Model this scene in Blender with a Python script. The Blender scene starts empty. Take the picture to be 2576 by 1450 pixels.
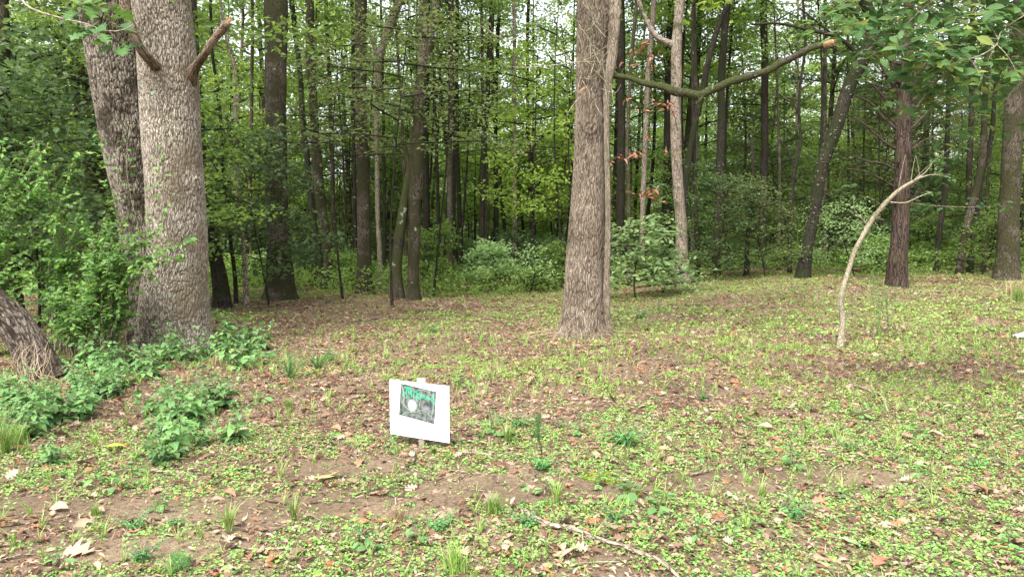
import bpy, math, random
import numpy as np
from mathutils import noise as mnoise, Vector, Euler

# ------------------------------------------------------------------ camera, light, exposure
S = bpy.context.scene
COL = S.collection
PXW, PXH, FPX = 2575.0, 1450.0, 1946.0
CAMZ = 1.6
PITCH = math.atan(115.0 / FPX)
cam_d = bpy.data.cameras.new('camera'); cam = bpy.data.objects.new('camera', cam_d); COL.objects.link(cam)
cam.location = (0, 0, CAMZ); cam.rotation_euler = (math.pi / 2 - PITCH, 0, 0)
cam_d.sensor_width = 36.0; cam_d.lens = 36.0 * FPX / PXW
cam_d.clip_start = 0.05; cam_d.clip_end = 2000
S.camera = cam

SUN_EL, SUN_ROT = math.radians(56), math.radians(205)
W = bpy.data.worlds.new('World'); S.world = W; W.use_nodes = True
nt = W.node_tree; nt.nodes.clear()
sky = nt.nodes.new('ShaderNodeTexSky'); sky.sky_type = 'NISHITA'; sky.sun_disc = False
sky.sun_elevation = SUN_EL; sky.sun_rotation = SUN_ROT; sky.air_density = 1.0; sky.dust_density = 4.0; sky.ozone_density = 1.0
hs = nt.nodes.new('ShaderNodeHueSaturation'); hs.inputs['Saturation'].default_value = 0.22
bg = nt.nodes.new('ShaderNodeBackground'); bg.inputs['Strength'].default_value = 0.15
wo = nt.nodes.new('ShaderNodeOutputWorld')
nt.links.new(sky.outputs[0], hs.inputs['Color']); nt.links.new(hs.outputs[0], bg.inputs['Color']); nt.links.new(bg.outputs[0], wo.inputs[0])
sl = bpy.data.lights.new('sun', 'SUN'); sl.energy = 1.5; sl.angle = math.radians(24); sl.color = (1.0, 0.96, 0.88)
so = bpy.data.objects.new('sun', sl); COL.objects.link(so)
sd = Vector((math.sin(SUN_ROT) * math.cos(SUN_EL), math.cos(SUN_ROT) * math.cos(SUN_EL), math.sin(SUN_EL)))
so.rotation_euler = sd.to_track_quat('Z', 'Y').to_euler(); so.location = sd * 60
S.view_settings.view_transform = 'Standard'; S.view_settings.look = 'None'
S.view_settings.gamma = 1.0; S.view_settings.use_curve_mapping = False
S.view_settings.exposure = 1.8
S.render.engine = 'CYCLES'
S.cycles.max_bounces = 6; S.cycles.diffuse_bounces = 4; S.cycles.glossy_bounces = 2; S.cycles.transmission_bounces = 4
S.cycles.use_denoising = True; S.cycles.caustics_reflective = False; S.cycles.caustics_refractive = False
S.cycles.sample_clamp_indirect = 6.0

# ------------------------------------------------------------------ helpers
rng = np.random.default_rng(7)
ct, st_ = math.cos(PITCH), math.sin(PITCH)
def raydir(px, py):
    x = (px - PXW / 2) / FPX; u = (PXH / 2 - py) / FPX
    return np.array([x, ct + u * st_, -st_ + u * ct])
def at(px, py, Y):
    d = raydir(px, py); return np.array([0, 0, CAMZ]) + d * (Y / d[1])

_T = np.random.default_rng(3).random((256, 256))
def vnoise(x, y, sc=1.0, off=0.0):
    x = np.asarray(x, float) * sc + off; y = np.asarray(y, float) * sc + off * 1.7
    xi = np.floor(x).astype(int); yi = np.floor(y).astype(int); fx = x - xi; fy = y - yi
    fx = fx * fx * (3 - 2 * fx); fy = fy * fy * (3 - 2 * fy)
    g = lambda a, b: _T[a % 256, b % 256]
    return (g(xi, yi) * (1 - fx) * (1 - fy) + g(xi + 1, yi) * fx * (1 - fy) + g(xi, yi + 1) * (1 - fx) * fy + g(xi + 1, yi + 1) * fx * fy)
def sstep(t):
    t = np.clip(t, 0, 1); return t * t * (3 - 2 * t)
def gz(x, y):
    x = np.asarray(x, float); y = np.asarray(y, float)
    return (0.10 * (vnoise(x, y, 0.35) - 0.5) + 0.035 * (vnoise(x, y, 1.3, 9.1) - 0.5) + 0.012 * (vnoise(x, y, 5.0, 3.3) - 0.5)
            + 0.58 * sstep(x / 9.5) * sstep((y - 10) / 15) + 0.009 * np.clip(y - 24, 0, 200))
def gp(px, py):
    d = raydir(px, py)
    ys = np.linspace(2.5, 60, 4000); xs = d[0] / d[1] * ys; zs = CAMZ + d[2] / d[1] * ys
    k = int(np.argmax(zs <= gz(xs, ys)))
    return np.array([xs[k], ys[k], float(gz(xs[k], ys[k]))])

class MB:
    """collects vertex/face blocks and links them as ONE mesh"""
    def __init__(s): s.V = []; s.F = []; s.M = []; s.n = 0; s.A = []; s.G = []
    def add(s, V, F, mi=0, bk=None, rg=None):
        V = np.asarray(V, float); F = np.asarray(F, np.int64)
        if len(V) == 0: return
        s.V.append(V); s.F.append(F + s.n); s.M.append(np.full(len(F), mi)); s.n += len(V)
        s.A.append(V if bk is None else bk); s.G.append(np.ones(len(V)) if rg is None else rg)
    def mesh(s, name, mats, origin=(0, 0, 0), smooth=True, attrs=False):
        V = np.concatenate(s.V) - np.asarray(origin, float)
        me = bpy.data.meshes.new(name); me.vertices.add(len(V)); me.vertices.foreach_set('co', V.astype(np.float32).ravel())
        loops = np.concatenate([f.ravel() for f in s.F]); tot = np.concatenate([np.full(len(f), f.shape[1]) for f in s.F])
        start = np.concatenate([[0], np.cumsum(tot)[:-1]])
        me.loops.add(len(loops)); me.loops.foreach_set('vertex_index', loops.astype(np.int32))
        me.polygons.add(len(tot)); me.polygons.foreach_set('loop_start', start.astype(np.int32))
        me.polygons.foreach_set('material_index', np.concatenate(s.M).astype(np.int32))
        me.polygons.foreach_set('use_smooth', np.full(len(tot), smooth))
        for m in (mats if isinstance(mats, (list, tuple)) else [mats]): me.materials.append(m)
        if attrs:
            a = me.attributes.new('bk', 'FLOAT_VECTOR', 'POINT'); a.data.foreach_set('vector', np.concatenate(s.A).astype(np.float32).ravel())
            b = me.attributes.new('rg', 'FLOAT', 'POINT'); b.data.foreach_set('value', np.concatenate(s.G).astype(np.float32))
        me.update(calc_edges=True)
        return me
def link(name, me, parent=None, loc=(0, 0, 0), rz=0.0, sc=1.0):
    o = bpy.data.objects.new(name, me); COL.objects.link(o); o.location = loc; o.rotation_euler = (0, 0, rz)
    o.scale = (sc, sc, sc) if not isinstance(sc, tuple) else sc
    if parent is not None: o.parent = parent
    return o
def tag(o, label, cat, group=None, kind=None):
    if label: o['label'] = label
    if cat: o['category'] = cat
    if group: o['group'] = group
    if kind: o['kind'] = kind
    return o
def thing(name, label, cat, loc, group=None):
    return tag(link(name, None, None, tuple(float(v) for v in loc)), label, cat, group)
def copy_tree(root, loc, rz=0.0, sc=1.0, label=None, group=None):
    r = root.copy(); COL.objects.link(r); r.location = loc; r.rotation_euler = (0, 0, rz); r.scale = (sc, sc, sc)
    if label: r['label'] = label
    if group: r['group'] = group
    for ch in list(root.children):
        c = ch.copy(); COL.objects.link(c); c.parent = r
    return r

def smooth_path(P, n):
    P = np.asarray(P, float)
    if len(P) < 3:
        t = np.linspace(0, 1, n)[:, None]; return P[0] * (1 - t) + P[-1] * t
    Q = np.vstack([2 * P[0] - P[1], P, 2 * P[-1] - P[-2]])
    L = np.concatenate([[0], np.cumsum(np.linalg.norm(np.diff(P[:, :3], axis=0), axis=1))])
    out = []
    for s in np.linspace(0, L[-1] * 0.99999, n):
        i = max(0, int(np.searchsorted(L, s, side='right')) - 1); i = min(i, len(P) - 2)
        t = (s - L[i]) / max(1e-9, L[i + 1] - L[i]); a, b, c, d = Q[i], Q[i + 1], Q[i + 2], Q[i + 3]
        out.append(0.5 * ((2 * b) + (-a + c) * t + (2 * a - 5 * b + 4 * c - d) * t * t + (-a + 3 * b - 3 * c + d) * t ** 3))
    return np.array(out)
def tube(P, R, seg=8, cap=True):
    """returns V, F(quads), bark coordinate"""
    P = np.asarray(P, float); R = np.asarray(R, float) * np.ones(len(P)); n = len(P)
    T = np.gradient(P, axis=0); T /= np.linalg.norm(T, axis=1)[:, None] + 1e-12
    ref = np.array([0, 1.0, 0]) if abs(T[0][1]) < 0.9 else np.array([1.0, 0, 0])
    U = np.zeros_like(P); u = ref
    for i in range(n):
        u = u - T[i] * np.dot(u, T[i]); u /= np.linalg.norm(u) + 1e-12; U[i] = u
    Wv = np.cross(T, U); a = np.linspace(0, 2 * np.pi, seg, endpoint=False)
    V = P[:, None, :] + R[:, None, None] * (np.cos(a)[None, :, None] * U[:, None, :] + np.sin(a)[None, :, None] * Wv[:, None, :])
    L = np.concatenate([[0], np.cumsum(np.linalg.norm(np.diff(P, axis=0), axis=1))])
    r0 = R.mean(); off = (P[0, 0] * 7.3) % 50
    B = np.stack([np.broadcast_to(np.cos(a) * r0, (n, seg)) + off, np.broadcast_to(np.sin(a) * r0, (n, seg)) + off, np.broadcast_to(L[:, None], (n, seg))], -1)
    i = np.arange(n - 1)[:, None] * seg; j = np.arange(seg)[None, :]; k = (j + 1) % seg
    F = np.stack([i + j, i + k, i + seg + k, i + seg + j], -1).reshape(-1, 4)
    V = V.reshape(-1, 3); B = B.reshape(-1, 3)
    if cap:
        V = np.vstack([V, P[-1] + T[-1] * R[-1] * 0.4]); B = np.vstack([B, B[-1]])
        b = (n - 1) * seg; jj = np.arange(seg); c = len(V) - 1
        F = np.vstack([F, np.stack([b + jj, b + (jj + 1) % seg, np.full(seg, c), np.full(seg, c)], -1)[:0]])
        tri = np.stack([b + jj, b + (jj + 1) % seg, np.full(seg, c)], -1)
        return V, F, B, tri
    return V, F, B, None
def add_tube(mb, P, R, seg=8, mi=0, cap=True):
    V, F, B, tri = tube(P, R, seg, cap); mb.add(V, F, mi, B)
    if tri is not None: mb.F.append(tri + mb.n - len(V)); mb.M.append(np.full(len(tri), mi))

def strip_leaf(st, fold=0.15, curl=0.1, wave=0.0):
    """leaf of unit length from (x, half width) stations, folded on its midrib"""
    V = []
    for i, (x, w) in enumerate(st):
        z = -curl * x * x; e = w * fold + wave * math.sin(i * 2.4)
        V += [(x, w, z + e), (x, 0, z), (x, -w, z + w * fold - wave * math.cos(i * 1.9))]
    F = []
    for i in range(len(st) - 1):
        a = 3 * i; F += [(a, a + 1, a + 4, a + 3), (a + 1, a + 2, a + 5, a + 4)]
    return np.array(V), np.array(F)
RHOMB = (np.array([(0, 0, 0), (.45, .30, .07), (1, 0, -.08), (.45, -.30, .07)]), np.array([(0, 2, 1), (0, 3, 2)]))
ROUND = (np.array([(0, 0, 0), (.3, .42, .06), (.8, .38, .05), (1, 0, -.03), (.8, -.38, .05), (.3, -.42, .06)]), np.array([(0, 3, 2, 1), (0, 5, 4, 3)]))
OVAL = strip_leaf([(0, .01), (.18, .17), (.45, .27), (.75, .19), (1, .01)], .25, .15)
LANCE = strip_leaf([(0, .01), (.3, .13), (.6, .12), (1, .005)], .35, .35)
OAK = strip_leaf([(0, .012), (.08, .02), (.16, .22), (.24, .08), (.36, .36), (.45, .11), (.58, .42), (.66, .14), (.8, .30), (.87, .12), (1, .02)], .12, .18, .02)
OAKCURL = strip_leaf([(0, .012), (.08, .02), (.16, .2), (.24, .08), (.36, .33), (.45, .11), (.58, .36), (.66, .14), (.8, .26), (.87, .12), (1, .02)], .55, .5, .05)
HEART = strip_leaf([(-.06, .2), (.04, .36), (.12, .34), (.2, .40), (.3, .35), (.38, .36), (.48, .28), (.56, .28), (.68, .18), (.76, .17), (1, .01)], .15, .3, .015)
CURLED = strip_leaf([(0, .02), (.25, .2), (.55, .24), (.8, .16), (1, .01)], .9, .5, .04)

def frames(N, az):
    """rotation matrices (n,3,3): leaf x axis along azimuth az, z axis along normal N"""
    N = N / np.linalg.norm(N, axis=1)[:, None]
    X = np.stack([np.cos(az), np.sin(az), np.zeros_like(az)], -1); X = X - N * (X * N).sum(1)[:, None]
    X /= np.linalg.norm(X, axis=1)[:, None] + 1e-9; Yv = np.cross(N, X)
    return np.stack([X, Yv, N], -1)
def scatter(mb, tmpl, P, N, az, s, mi=0):
    if len(P) == 0: return
    V, F = tmpl; R = frames(N, az); k = len(V)
    out = np.einsum('nij,kj->nki', R, V) * np.asarray(s).reshape(-1, 1, 1) + P[:, None, :]
    idx = (np.arange(len(P)) * k)[:, None, None] + F[None]
    mb.add(out.reshape(-1, 3), idx.reshape(-1, F.shape[1]), mi)
def sprays(mb, pts, n, spread, L, tmpl=RHOMB, tilt=0.5, mi=0, r=rng, flat=0.4, Lv=0.3, bias=(0, 0, 1)):
    pts = np.asarray(pts, float)
    if len(pts) == 0: return
    P = np.repeat(pts, n, axis=0); m = len(P)
    P = P + r.normal(0, spread, (m, 3)) * np.array([1, 1, flat])
    N = r.normal(0, tilt, (m, 3)) + np.array(bias)
    scatter(mb, tmpl, P, N, r.uniform(0, 2 * np.pi, m), L * (1 + r.uniform(-Lv, Lv, m)), mi)

# ------------------------------------------------------------------ materials
def newmat(name):
    m = bpy.data.materials.new(name); m.use_nodes = True; t = m.node_tree; t.nodes.clear()
    return m, t, t.nodes.new('ShaderNodeOutputMaterial')
def nd(t, typ, **kw):
    n = t.nodes.new(typ)
    for k, v in kw.items():
        if k in n.inputs.keys(): n.inputs[k].default_value = v
        else: setattr(n, k, v)
    return n
def ramp(t, cols, interp='LINEAR'):
    r = t.nodes.new('ShaderNodeValToRGB'); r.color_ramp.interpolation = interp; e = r.color_ramp.elements
    while len(e) > 1: e.remove(e[0])
    for i, (p, c) in enumerate(cols):
        if i == 0: e[0].position = p; e[0].color = (*c, 1)
        else: e.new(p).color = (*c, 1)
    return r
def mixc(t, fac, a, b, mode='MIX'):
    m = t.nodes.new('ShaderNodeMix'); m.data_type = 'RGBA'; m.blend_type = mode
    for sock, v in ((m.inputs[0], fac), (m.inputs[6], a), (m.inputs[7], b)):
        if isinstance(v, bpy.types.NodeSocket): t.links.new(v, sock)
        elif isinstance(v, tuple): sock.default_value = (*v, 1)
        else: sock.default_value = v
    return m.outputs[2]
def leafmat(name, cols, trans=0.45, rough=0.5, spec=0.35, ob=0.25, tw=1.25, const=False):
    m, t, out = newmat(name); L = t.links
    g = nd(t, 'ShaderNodeNewGeometry')
    n = len(cols); r = ramp(t, [(i / max(1, n - 1) if not const else i / n, c) for i, c in enumerate(cols)], 'CONSTANT' if const else 'LINEAR')
    L.new(g.outputs['Random Per Island'], r.inputs[0])
    oi = nd(t, 'ShaderNodeObjectInfo'); mr = nd(t, 'ShaderNodeMapRange'); mr.inputs[3].default_value = 1 - ob; mr.inputs[4].default_value = 1 + ob
    L.new(oi.outputs['Random'], mr.inputs[0])
    h = nd(t, 'ShaderNodeHueSaturation'); L.new(mr.outputs[0], h.inputs['Value']); L.new(r.outputs[0], h.inputs['Color'])
    p = nd(t, 'ShaderNodeBsdfPrincipled', Roughness=rough); p.inputs['Specular IOR Level'].default_value = spec
    L.new(h.outputs[0], p.inputs['Base Color'])
    if trans > 0:
        tr = nd(t, 'ShaderNodeBsdfTranslucent'); gm = nd(t, 'ShaderNodeHueSaturation', Value=tw, Saturation=1.1, Hue=0.485)
        L.new(h.outputs[0], gm.inputs['Color']); L.new(gm.outputs[0], tr.inputs['Color'])
        mx = nd(t, 'ShaderNodeMixShader'); mx.inputs[0].default_value = trans
        L.new(p.outputs[0], mx.inputs[1]); L.new(tr.outputs[0], mx.inputs[2]); L.new(mx.outputs[0], out.inputs[0])
    else: L.new(p.outputs[0], out.inputs[0])
    return m
def bark(name, furrow, ridge, scale=24.0, squash=0.16, moss=0.0, mosscol=(.05, .05, .018), bump=0.6, lichen=0.0, use_rg=False):
    m, t, out = newmat(name); L = t.links
    a = nd(t, 'ShaderNodeAttribute', attribute_name='bk')
    ns = nd(t, 'ShaderNodeTexNoise', Scale=5.0, Detail=2.0); L.new(a.outputs['Vector'], ns.inputs['Vector'])
    wr = nd(t, 'ShaderNodeVectorMath', operation='SCALE'); wr.inputs[3].default_value = 0.10; L.new(ns.outputs['Color'], wr.inputs[0])
    ad = nd(t, 'ShaderNodeVectorMath', operation='ADD'); L.new(a.outputs['Vector'], ad.inputs[0]); L.new(wr.outputs[0], ad.inputs[1])
    mp = nd(t, 'ShaderNodeVectorMath', operation='MULTIPLY'); mp.inputs[1].default_value = (1, 1, squash); L.new(ad.outputs[0], mp.inputs[0])
    v = nd(t, 'ShaderNodeTexVoronoi', feature='DISTANCE_TO_EDGE', Scale=scale); L.new(mp.outputs[0], v.inputs['Vector'])
    ra = ramp(t, [(0.0, (0, 0, 0)), (0.04, (.3, .3, .3)), (0.12, (1, 1, 1))]); L.new(v.outputs['Distance'], ra.inputs[0])
    n2 = nd(t, 'ShaderNodeTexNoise', Scale=scale * 2.2, Detail=4.0, Roughness=0.65); L.new(mp.outputs[0], n2.inputs['Vector'])
    n3 = nd(t, 'ShaderNodeTexNoise', Scale=2.2, Detail=4.0); L.new(a.outputs['Vector'], n3.inputs['Vector'])
    fac = ra.outputs[0]
    if use_rg:
        b = nd(t, 'ShaderNodeAttribute', attribute_name='rg'); mm = nd(t, 'ShaderNodeMath', operation='MULTIPLY'); mm.use_clamp = True
        mr2 = nd(t, 'ShaderNodeMapRange'); mr2.inputs[3].default_value = 0.30; L.new(ra.outputs[0], mr2.inputs[0])
        L.new(b.outputs['Fac'], mm.inputs[0]); L.new(mr2.outputs[0], mm.inputs[1]); fac = mm.outputs[0]
    c = mixc(t, fac, furrow, ridge)
    r2 = ramp(t, [(0.3, (.5, .47, .45)), (0.7, (1.35, 1.35, 1.35))]); L.new(n2.outputs['Fac'], r2.inputs[0])
    c = mixc(t, 1.0, c, r2.outputs[0], 'MULTIPLY')
    r3 = ramp(t, [(0.3, (.7, .68, .64)), (0.7, (1.2, 1.2, 1.2))]); L.new(n3.outputs['Fac'], r3.inputs[0])
    c = mixc(t, 1.0, c, r3.outputs[0], 'MULTIPLY')
    if moss > 0:
        n4 = nd(t, 'ShaderNodeTexNoise', Scale=1.6, Detail=6.0, Roughness=0.65); L.new(a.outputs['Vector'], n4.inputs['Vector'])
        r4 = ramp(t, [(0.62 - moss * 0.25, (0, 0, 0)), (0.72 - moss * 0.25, (1, 1, 1))]); L.new(n4.outputs['Fac'], r4.inputs[0])
        mv = nd(t, 'ShaderNodeMath', operation='MULTIPLY'); mv.inputs[1].default_value = 0.85; L.new(r4.outputs[0], mv.inputs[0])
        c = mixc(t, mv.outputs[0], c, mosscol)
    if lichen > 0:
        n5 = nd(t, 'ShaderNodeTexNoise', Scale=3.1, Detail=8.0, Roughness=0.75); L.new(a.outputs['Vector'], n5.inputs['Vector'])
        r5 = ramp(t, [(0.66 - lichen * 0.2, (0, 0, 0)), (0.69 - lichen * 0.2, (1, 1, 1))]); L.new(n5.outputs['Fac'], r5.inputs[0])
        c = mixc(t, r5.outputs[0], c, (.30, .34, .26))
    p = nd(t, 'ShaderNodeBsdfPrincipled', Roughness=0.92); p.inputs['Specular IOR Level'].default_value = 0.15
    L.new(c, p.inputs['Base Color'])
    hm = nd(t, 'ShaderNodeMath', operation='MULTIPLY_ADD'); hm.inputs[1].default_value = 0.35; L.new(n2.outputs['Fac'], hm.inputs[0]); L.new(fac, hm.inputs[2])
    bp = nd(t, 'ShaderNodeBump', Strength=bump, Distance=0.03); L.new(hm.outputs[0], bp.inputs['Height']); L.new(bp.outputs[0], p.inputs['Normal'])
    L.new(p.outputs[0], out.inputs[0])
    return m
def plain(name, col, rough=0.8, nsc=0, namt=0.3, coord='Object'):
    m, t, out = newmat(name); p = nd(t, 'ShaderNodeBsdfPrincipled', Roughness=rough); t.links.new(p.outputs[0], out.inputs[0])
    if nsc:
        tc = nd(t, 'ShaderNodeTexCoord'); n = nd(t, 'ShaderNodeTexNoise', Scale=nsc, Detail=5.0); t.links.new(tc.outputs[coord], n.inputs['Vector'])
        r = ramp(t, [(0.3, tuple(c * (1 - namt) for c in col)), (0.7, tuple(min(1, c * (1 + namt)) for c in col))])
        t.links.new(n.outputs['Fac'], r.inputs[0]); t.links.new(r.outputs[0], p.inputs['Base Color'])
    else: p.inputs['Base Color'].default_value = (*col, 1)
    return m

M_oak = bark('oak_bark', (.10, .08, .06), (.38, .34, .285), 44, .22, moss=.32, mosscol=(.17, .135, .095), lichen=.22, use_rg=True)
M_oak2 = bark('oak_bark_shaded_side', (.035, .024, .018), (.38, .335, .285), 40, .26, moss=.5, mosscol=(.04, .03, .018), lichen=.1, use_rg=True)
M_dark2 = bark('dark_oak_bark', (.022, .016, .012), (.17, .145, .12), 40, .26, moss=.5, mosscol=(.03, .024, .015), lichen=.1, use_rg=True)
M_red = bark('reddish_bark', (.075, .057, .042), (.265, .222, .175), 50, .09, moss=.05, lichen=.0, use_rg=True)
M_mid = bark('grey_brown_bark', (.018, .014, .011), (.112, .094, .074), 26, .18, moss=.75, mosscol=(.035, .035, .014), lichen=.15)
M_pale = bark('pale_bark', (.06, .045, .035), (.30, .255, .205), 30, .16, moss=.3, lichen=.2)
M_dark = bark('dark_bark', (.010, .008, .007), (.045, .037, .030), 26, .18, moss=.6, mosscol=(.022, .028, .01), lichen=.05)
M_cedar = bark('cedar_bark', (.015, .010, .008), (.075, .054, .044), 24, .05, moss=.3, lichen=.0)
M_limb = bark('mossy_limb_bark', (.015, .013, .010), (.09, .078, .058), 40, .25, moss=.9, mosscol=(.05, .058, .018), lichen=.3)
M_sapl = bark('sapling_bark', (.18, .15, .10), (.34, .31, .23), 30, .5, moss=.3, mosscol=(.20, .21, .11), lichen=.1, bump=.2)
M_stick = bark('stick_bark', (.09, .06, .045), (.34, .28, .22), 60, .2, moss=.3, mosscol=(.12, .08, .06), lichen=.3)
M_stickp = bark('peeling_stick_bark', (.14, .10, .075), (.38, .32, .26), 40, .2, moss=.2, mosscol=(.16, .10, .07), lichen=.3)
M_broken = plain('splintered_wood', (.27, .165, .085), .9, 30, .5)
M_rot = bark('rotten_wood', (.05, .035, .025), (.22, .165, .12), 34, .12, moss=.4, mosscol=(.06, .05, .02), lichen=.1)

G = lambda r, g, b: (r, g, b)
M_lbg = leafmat('forest_leaves', [G(.085, .14, .040), G(.12, .20, .055), G(.18, .28, .07), G(.24, .35, .08), G(.13, .22, .075)], .5, tw=1.7)
M_lyel = leafmat('yellow_green_leaves', [G(.14, .22, .045), G(.20, .31, .06), G(.27, .35, .08), G(.17, .27, .06)], .55, tw=1.7)
M_ldark = leafmat('dark_leaves', [G(.055, .095, .038), G(.08, .135, .05), G(.11, .17, .06), G(.07, .12, .055)], .45, tw=1.5)
M_ldull = leafmat('dull_leaves', [G(.085, .12, .045), G(.11, .155, .055), G(.15, .19, .065), G(.09, .14, .05), G(.16, .16, .07)], .45, tw=1.5)
M_privet = leafmat('glossy_bush_leaves', [G(.055, .13, .03), G(.08, .18, .042), G(.12, .25, .05), G(.19, .34, .06), G(.07, .155, .045)], .4, rough=.45, spec=.35)
M_pale_l = leafmat('pale_broad_leaves', [G(.22, .34, .14), G(.28, .40, .18), G(.32, .44, .20), G(.20, .32, .12)], .45)
M_hick = leafmat('hickory_leaves', [G(.05, .125, .04), G(.08, .165, .055), G(.11, .205, .065), G(.07, .15, .055), G(.22, .26, .06)], .45, spec=.2, rough=.6)
M_oakl = leafmat('green_oak_leaves', [G(.045, .115, .03), G(.07, .16, .04), G(.11, .21, .05)], .35)
M_herb = leafmat('herb_leaves', [G(.09, .20, .065), G(.125, .25, .085), G(.18, .32, .095), G(.11, .225, .09)], .3)
M_herbd = leafmat('dark_herb_leaves', [G(.07, .20, .06), G(.10, .26, .08), G(.14, .31, .10)], .3)
M_cover = leafmat('ground_cover_leaves', [G(.14, .26, .06), G(.19, .33, .075), G(.26, .40, .085), G(.33, .44, .09), G(.16, .30, .09)], .25, ob=0)
M_cover2 = leafmat('clover_leaves', [G(.12, .27, .07), G(.17, .34, .08), G(.22, .40, .10), G(.30, .46, .09), G(.15, .31, .11)], .25, ob=0)
M_grass = leafmat('grass_blades', [G(.14, .26, .05), G(.20, .34, .07), G(.26, .38, .10), G(.34, .34, .14)], .3)
M_dry = leafmat('dry_grass', [G(.34, .25, .15), G(.44, .34, .22), G(.26, .17, .10)], .2)
M_moss = plain('moss', (.17, .24, .03), .95, 40, .5)
M_litter = leafmat('leaf_litter', [G(.14, .08, .052), G(.26, .165, .11), G(.09, .05, .036), G(.36, .26, .185), G(.18, .10, .066), G(.38, .30, .225), G(.28, .125, .065), G(.12, .078, .065), G(.30, .20, .135), G(.19, .12, .082)], .08, rough=.75, spec=.2, ob=0, const=True)
M_fallen = leafmat('fallen_oak_leaf', [G(.38, .28, .19), G(.30, .205, .145)], .1, rough=.7, ob=.3)
M_ftan = leafmat('yellowish_oak_leaf', [G(.50, .40, .20), G(.46, .36, .18)], .1, ob=.05)
M_fred = leafmat('russet_fallen_leaf', [G(.32, .13, .07), G(.27, .14, .09)], .1, rough=.6, ob=.3)
M_fgrey = leafmat('faded_purple_leaf', [G(.33, .22, .20), G(.25, .15, .14)], .05, rough=.7, ob=.3)
M_fyel = leafmat('yellow_fallen_leaf', [G(.70, .60, .08), G(.62, .50, .07)], .15, ob=.1)
M_fgreen = leafmat('pale_green_fallen_leaf', [G(.34, .38, .22), G(.30, .36, .20)], .1, ob=.1)
M_wither = leafmat('withered_leaves', [G(.30, .14, .08), G(.22, .10, .06), G(.36, .19, .11)], .2)

def ground_mat():
    m, t, out = newmat('forest_soil'); L = t.links; tc = nd(t, 'ShaderNodeTexCoord')
    a = nd(t, 'ShaderNodeTexNoise', Scale=0.9, Detail=6.0); b = nd(t, 'ShaderNodeTexNoise', Scale=28.0, Detail=6.0, Roughness=.7)
    v = nd(t, 'ShaderNodeTexVoronoi', Scale=45.0); v2 = nd(t, 'ShaderNodeTexVoronoi', Scale=110.0)
    for n in (a, b, v, v2): L.new(tc.outputs['Object'], n.inputs['Vector'])
    ra = ramp(t, [(.35, (.115, .086, .060)), (.65, (.205, .162, .115))]); L.new(a.outputs['Fac'], ra.inputs[0])
    rb = ramp(t, [(.3, (.6, .55, .5)), (.7, (1.25, 1.25, 1.2))]); L.new(b.outputs['Fac'], rb.inputs[0])
    c = mixc(t, 1.0, ra.outputs[0], rb.outputs[0], 'MULTIPLY')
    rv = ramp(t, [(0, (.55, .45, .4)), (.5, (1.0, .95, .9)), (1, (1.5, 1.3, 1.2))]); L.new(v.outputs['Color'], rv.inputs[0])
    c = mixc(t, .5, c, mixc(t, 1.0, c, rv.outputs[0], 'MULTIPLY'))
    # soil colour darkens gradually from the clearing back into the wood
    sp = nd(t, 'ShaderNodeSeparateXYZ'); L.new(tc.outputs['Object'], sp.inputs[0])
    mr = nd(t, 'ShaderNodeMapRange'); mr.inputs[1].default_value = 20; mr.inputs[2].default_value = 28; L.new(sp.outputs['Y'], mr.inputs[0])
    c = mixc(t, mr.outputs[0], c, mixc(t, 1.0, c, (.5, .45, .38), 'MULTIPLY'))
    p = nd(t, 'ShaderNodeBsdfPrincipled', Roughness=.95); p.inputs['Specular IOR Level'].default_value = .2; L.new(c, p.inputs['Base Color'])
    h = nd(t, 'ShaderNodeMath', operation='ADD'); L.new(b.outputs['Fac'], h.inputs[0]); L.new(v2.outputs['Distance'], h.inputs[1])
    bp = nd(t, 'ShaderNodeBump', Strength=.6, Distance=.012); L.new(h.outputs[0], bp.inputs['Height']); L.new(bp.outputs[0], p.inputs['Normal'])
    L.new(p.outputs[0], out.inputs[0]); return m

# ------------------------------------------------------------------ ground
def ground():
    def axis(lim, d0, g):
        v = [0.0]; d = d0
        while v[-1] < lim: v.append(v[-1] + d); d *= g
        return np.array(v)
    xp = axis(420, .07, 1.022); xs = np.concatenate([-xp[:0:-1], xp]); yp = axis(600, .05, 1.014)
    ys = np.concatenate([-axis(30, .5, 1.2)[:0:-1], yp]) + 1.5
    X, Y = np.meshgrid(xs, ys); Z = gz(X, Y)
    n, k = X.shape; i = np.arange(n - 1)[:, None] * k; j = np.arange(k - 1)[None, :]
    F = np.stack([i + j, i + j + 1, i + k + j + 1, i + k + j], -1).reshape(-1, 4)
    mb = MB(); mb.add(np.stack([X, Y, Z], -1).reshape(-1, 3), F)
    tag(link('ground', mb.mesh('ground', ground_mat())), None, None, kind='structure')
ground()
BARE = [(gp(640, 1275), 1.15, .30), (gp(1250, 1225), .75, .28), (gp(870, 1180), .55, .28), (gp(150, 1270), .6, .2), (gp(1480, 1230), .45, .2), (gp(2080, 1200), .9, .25), (gp(1830, 1215), .5, .3), (gp(300, 1385), .5, .2)]
def bare(x, y):
    f = np.ones_like(x)
    for c, rx, ry in BARE: f = np.minimum(f, sstep((np.sqrt(((x - c[0]) / rx) ** 2 + ((y - c[1]) / ry) ** 2) - .55) / .9))
    return f
def field(y0, y1, dens, margin=1.5):
    n = int(dens * (y1 - y0) * (0.7 * (y0 + y1) + 2 * margin)); hw = .7 * y1 + margin
    y = rng.uniform(y0, y1, int(n * 1.3) + 10); x = rng.uniform(-hw, hw, len(y)); k = np.abs(x) < .7 * y + margin
    return x[k], y[k]
def gpos(x, y, lift): return np.stack([x, y, gz(x, y) + lift], -1)
def rn(n, t): return rng.normal(0, t, (n, 3)) + np.array([0, 0, 1.0])
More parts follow.
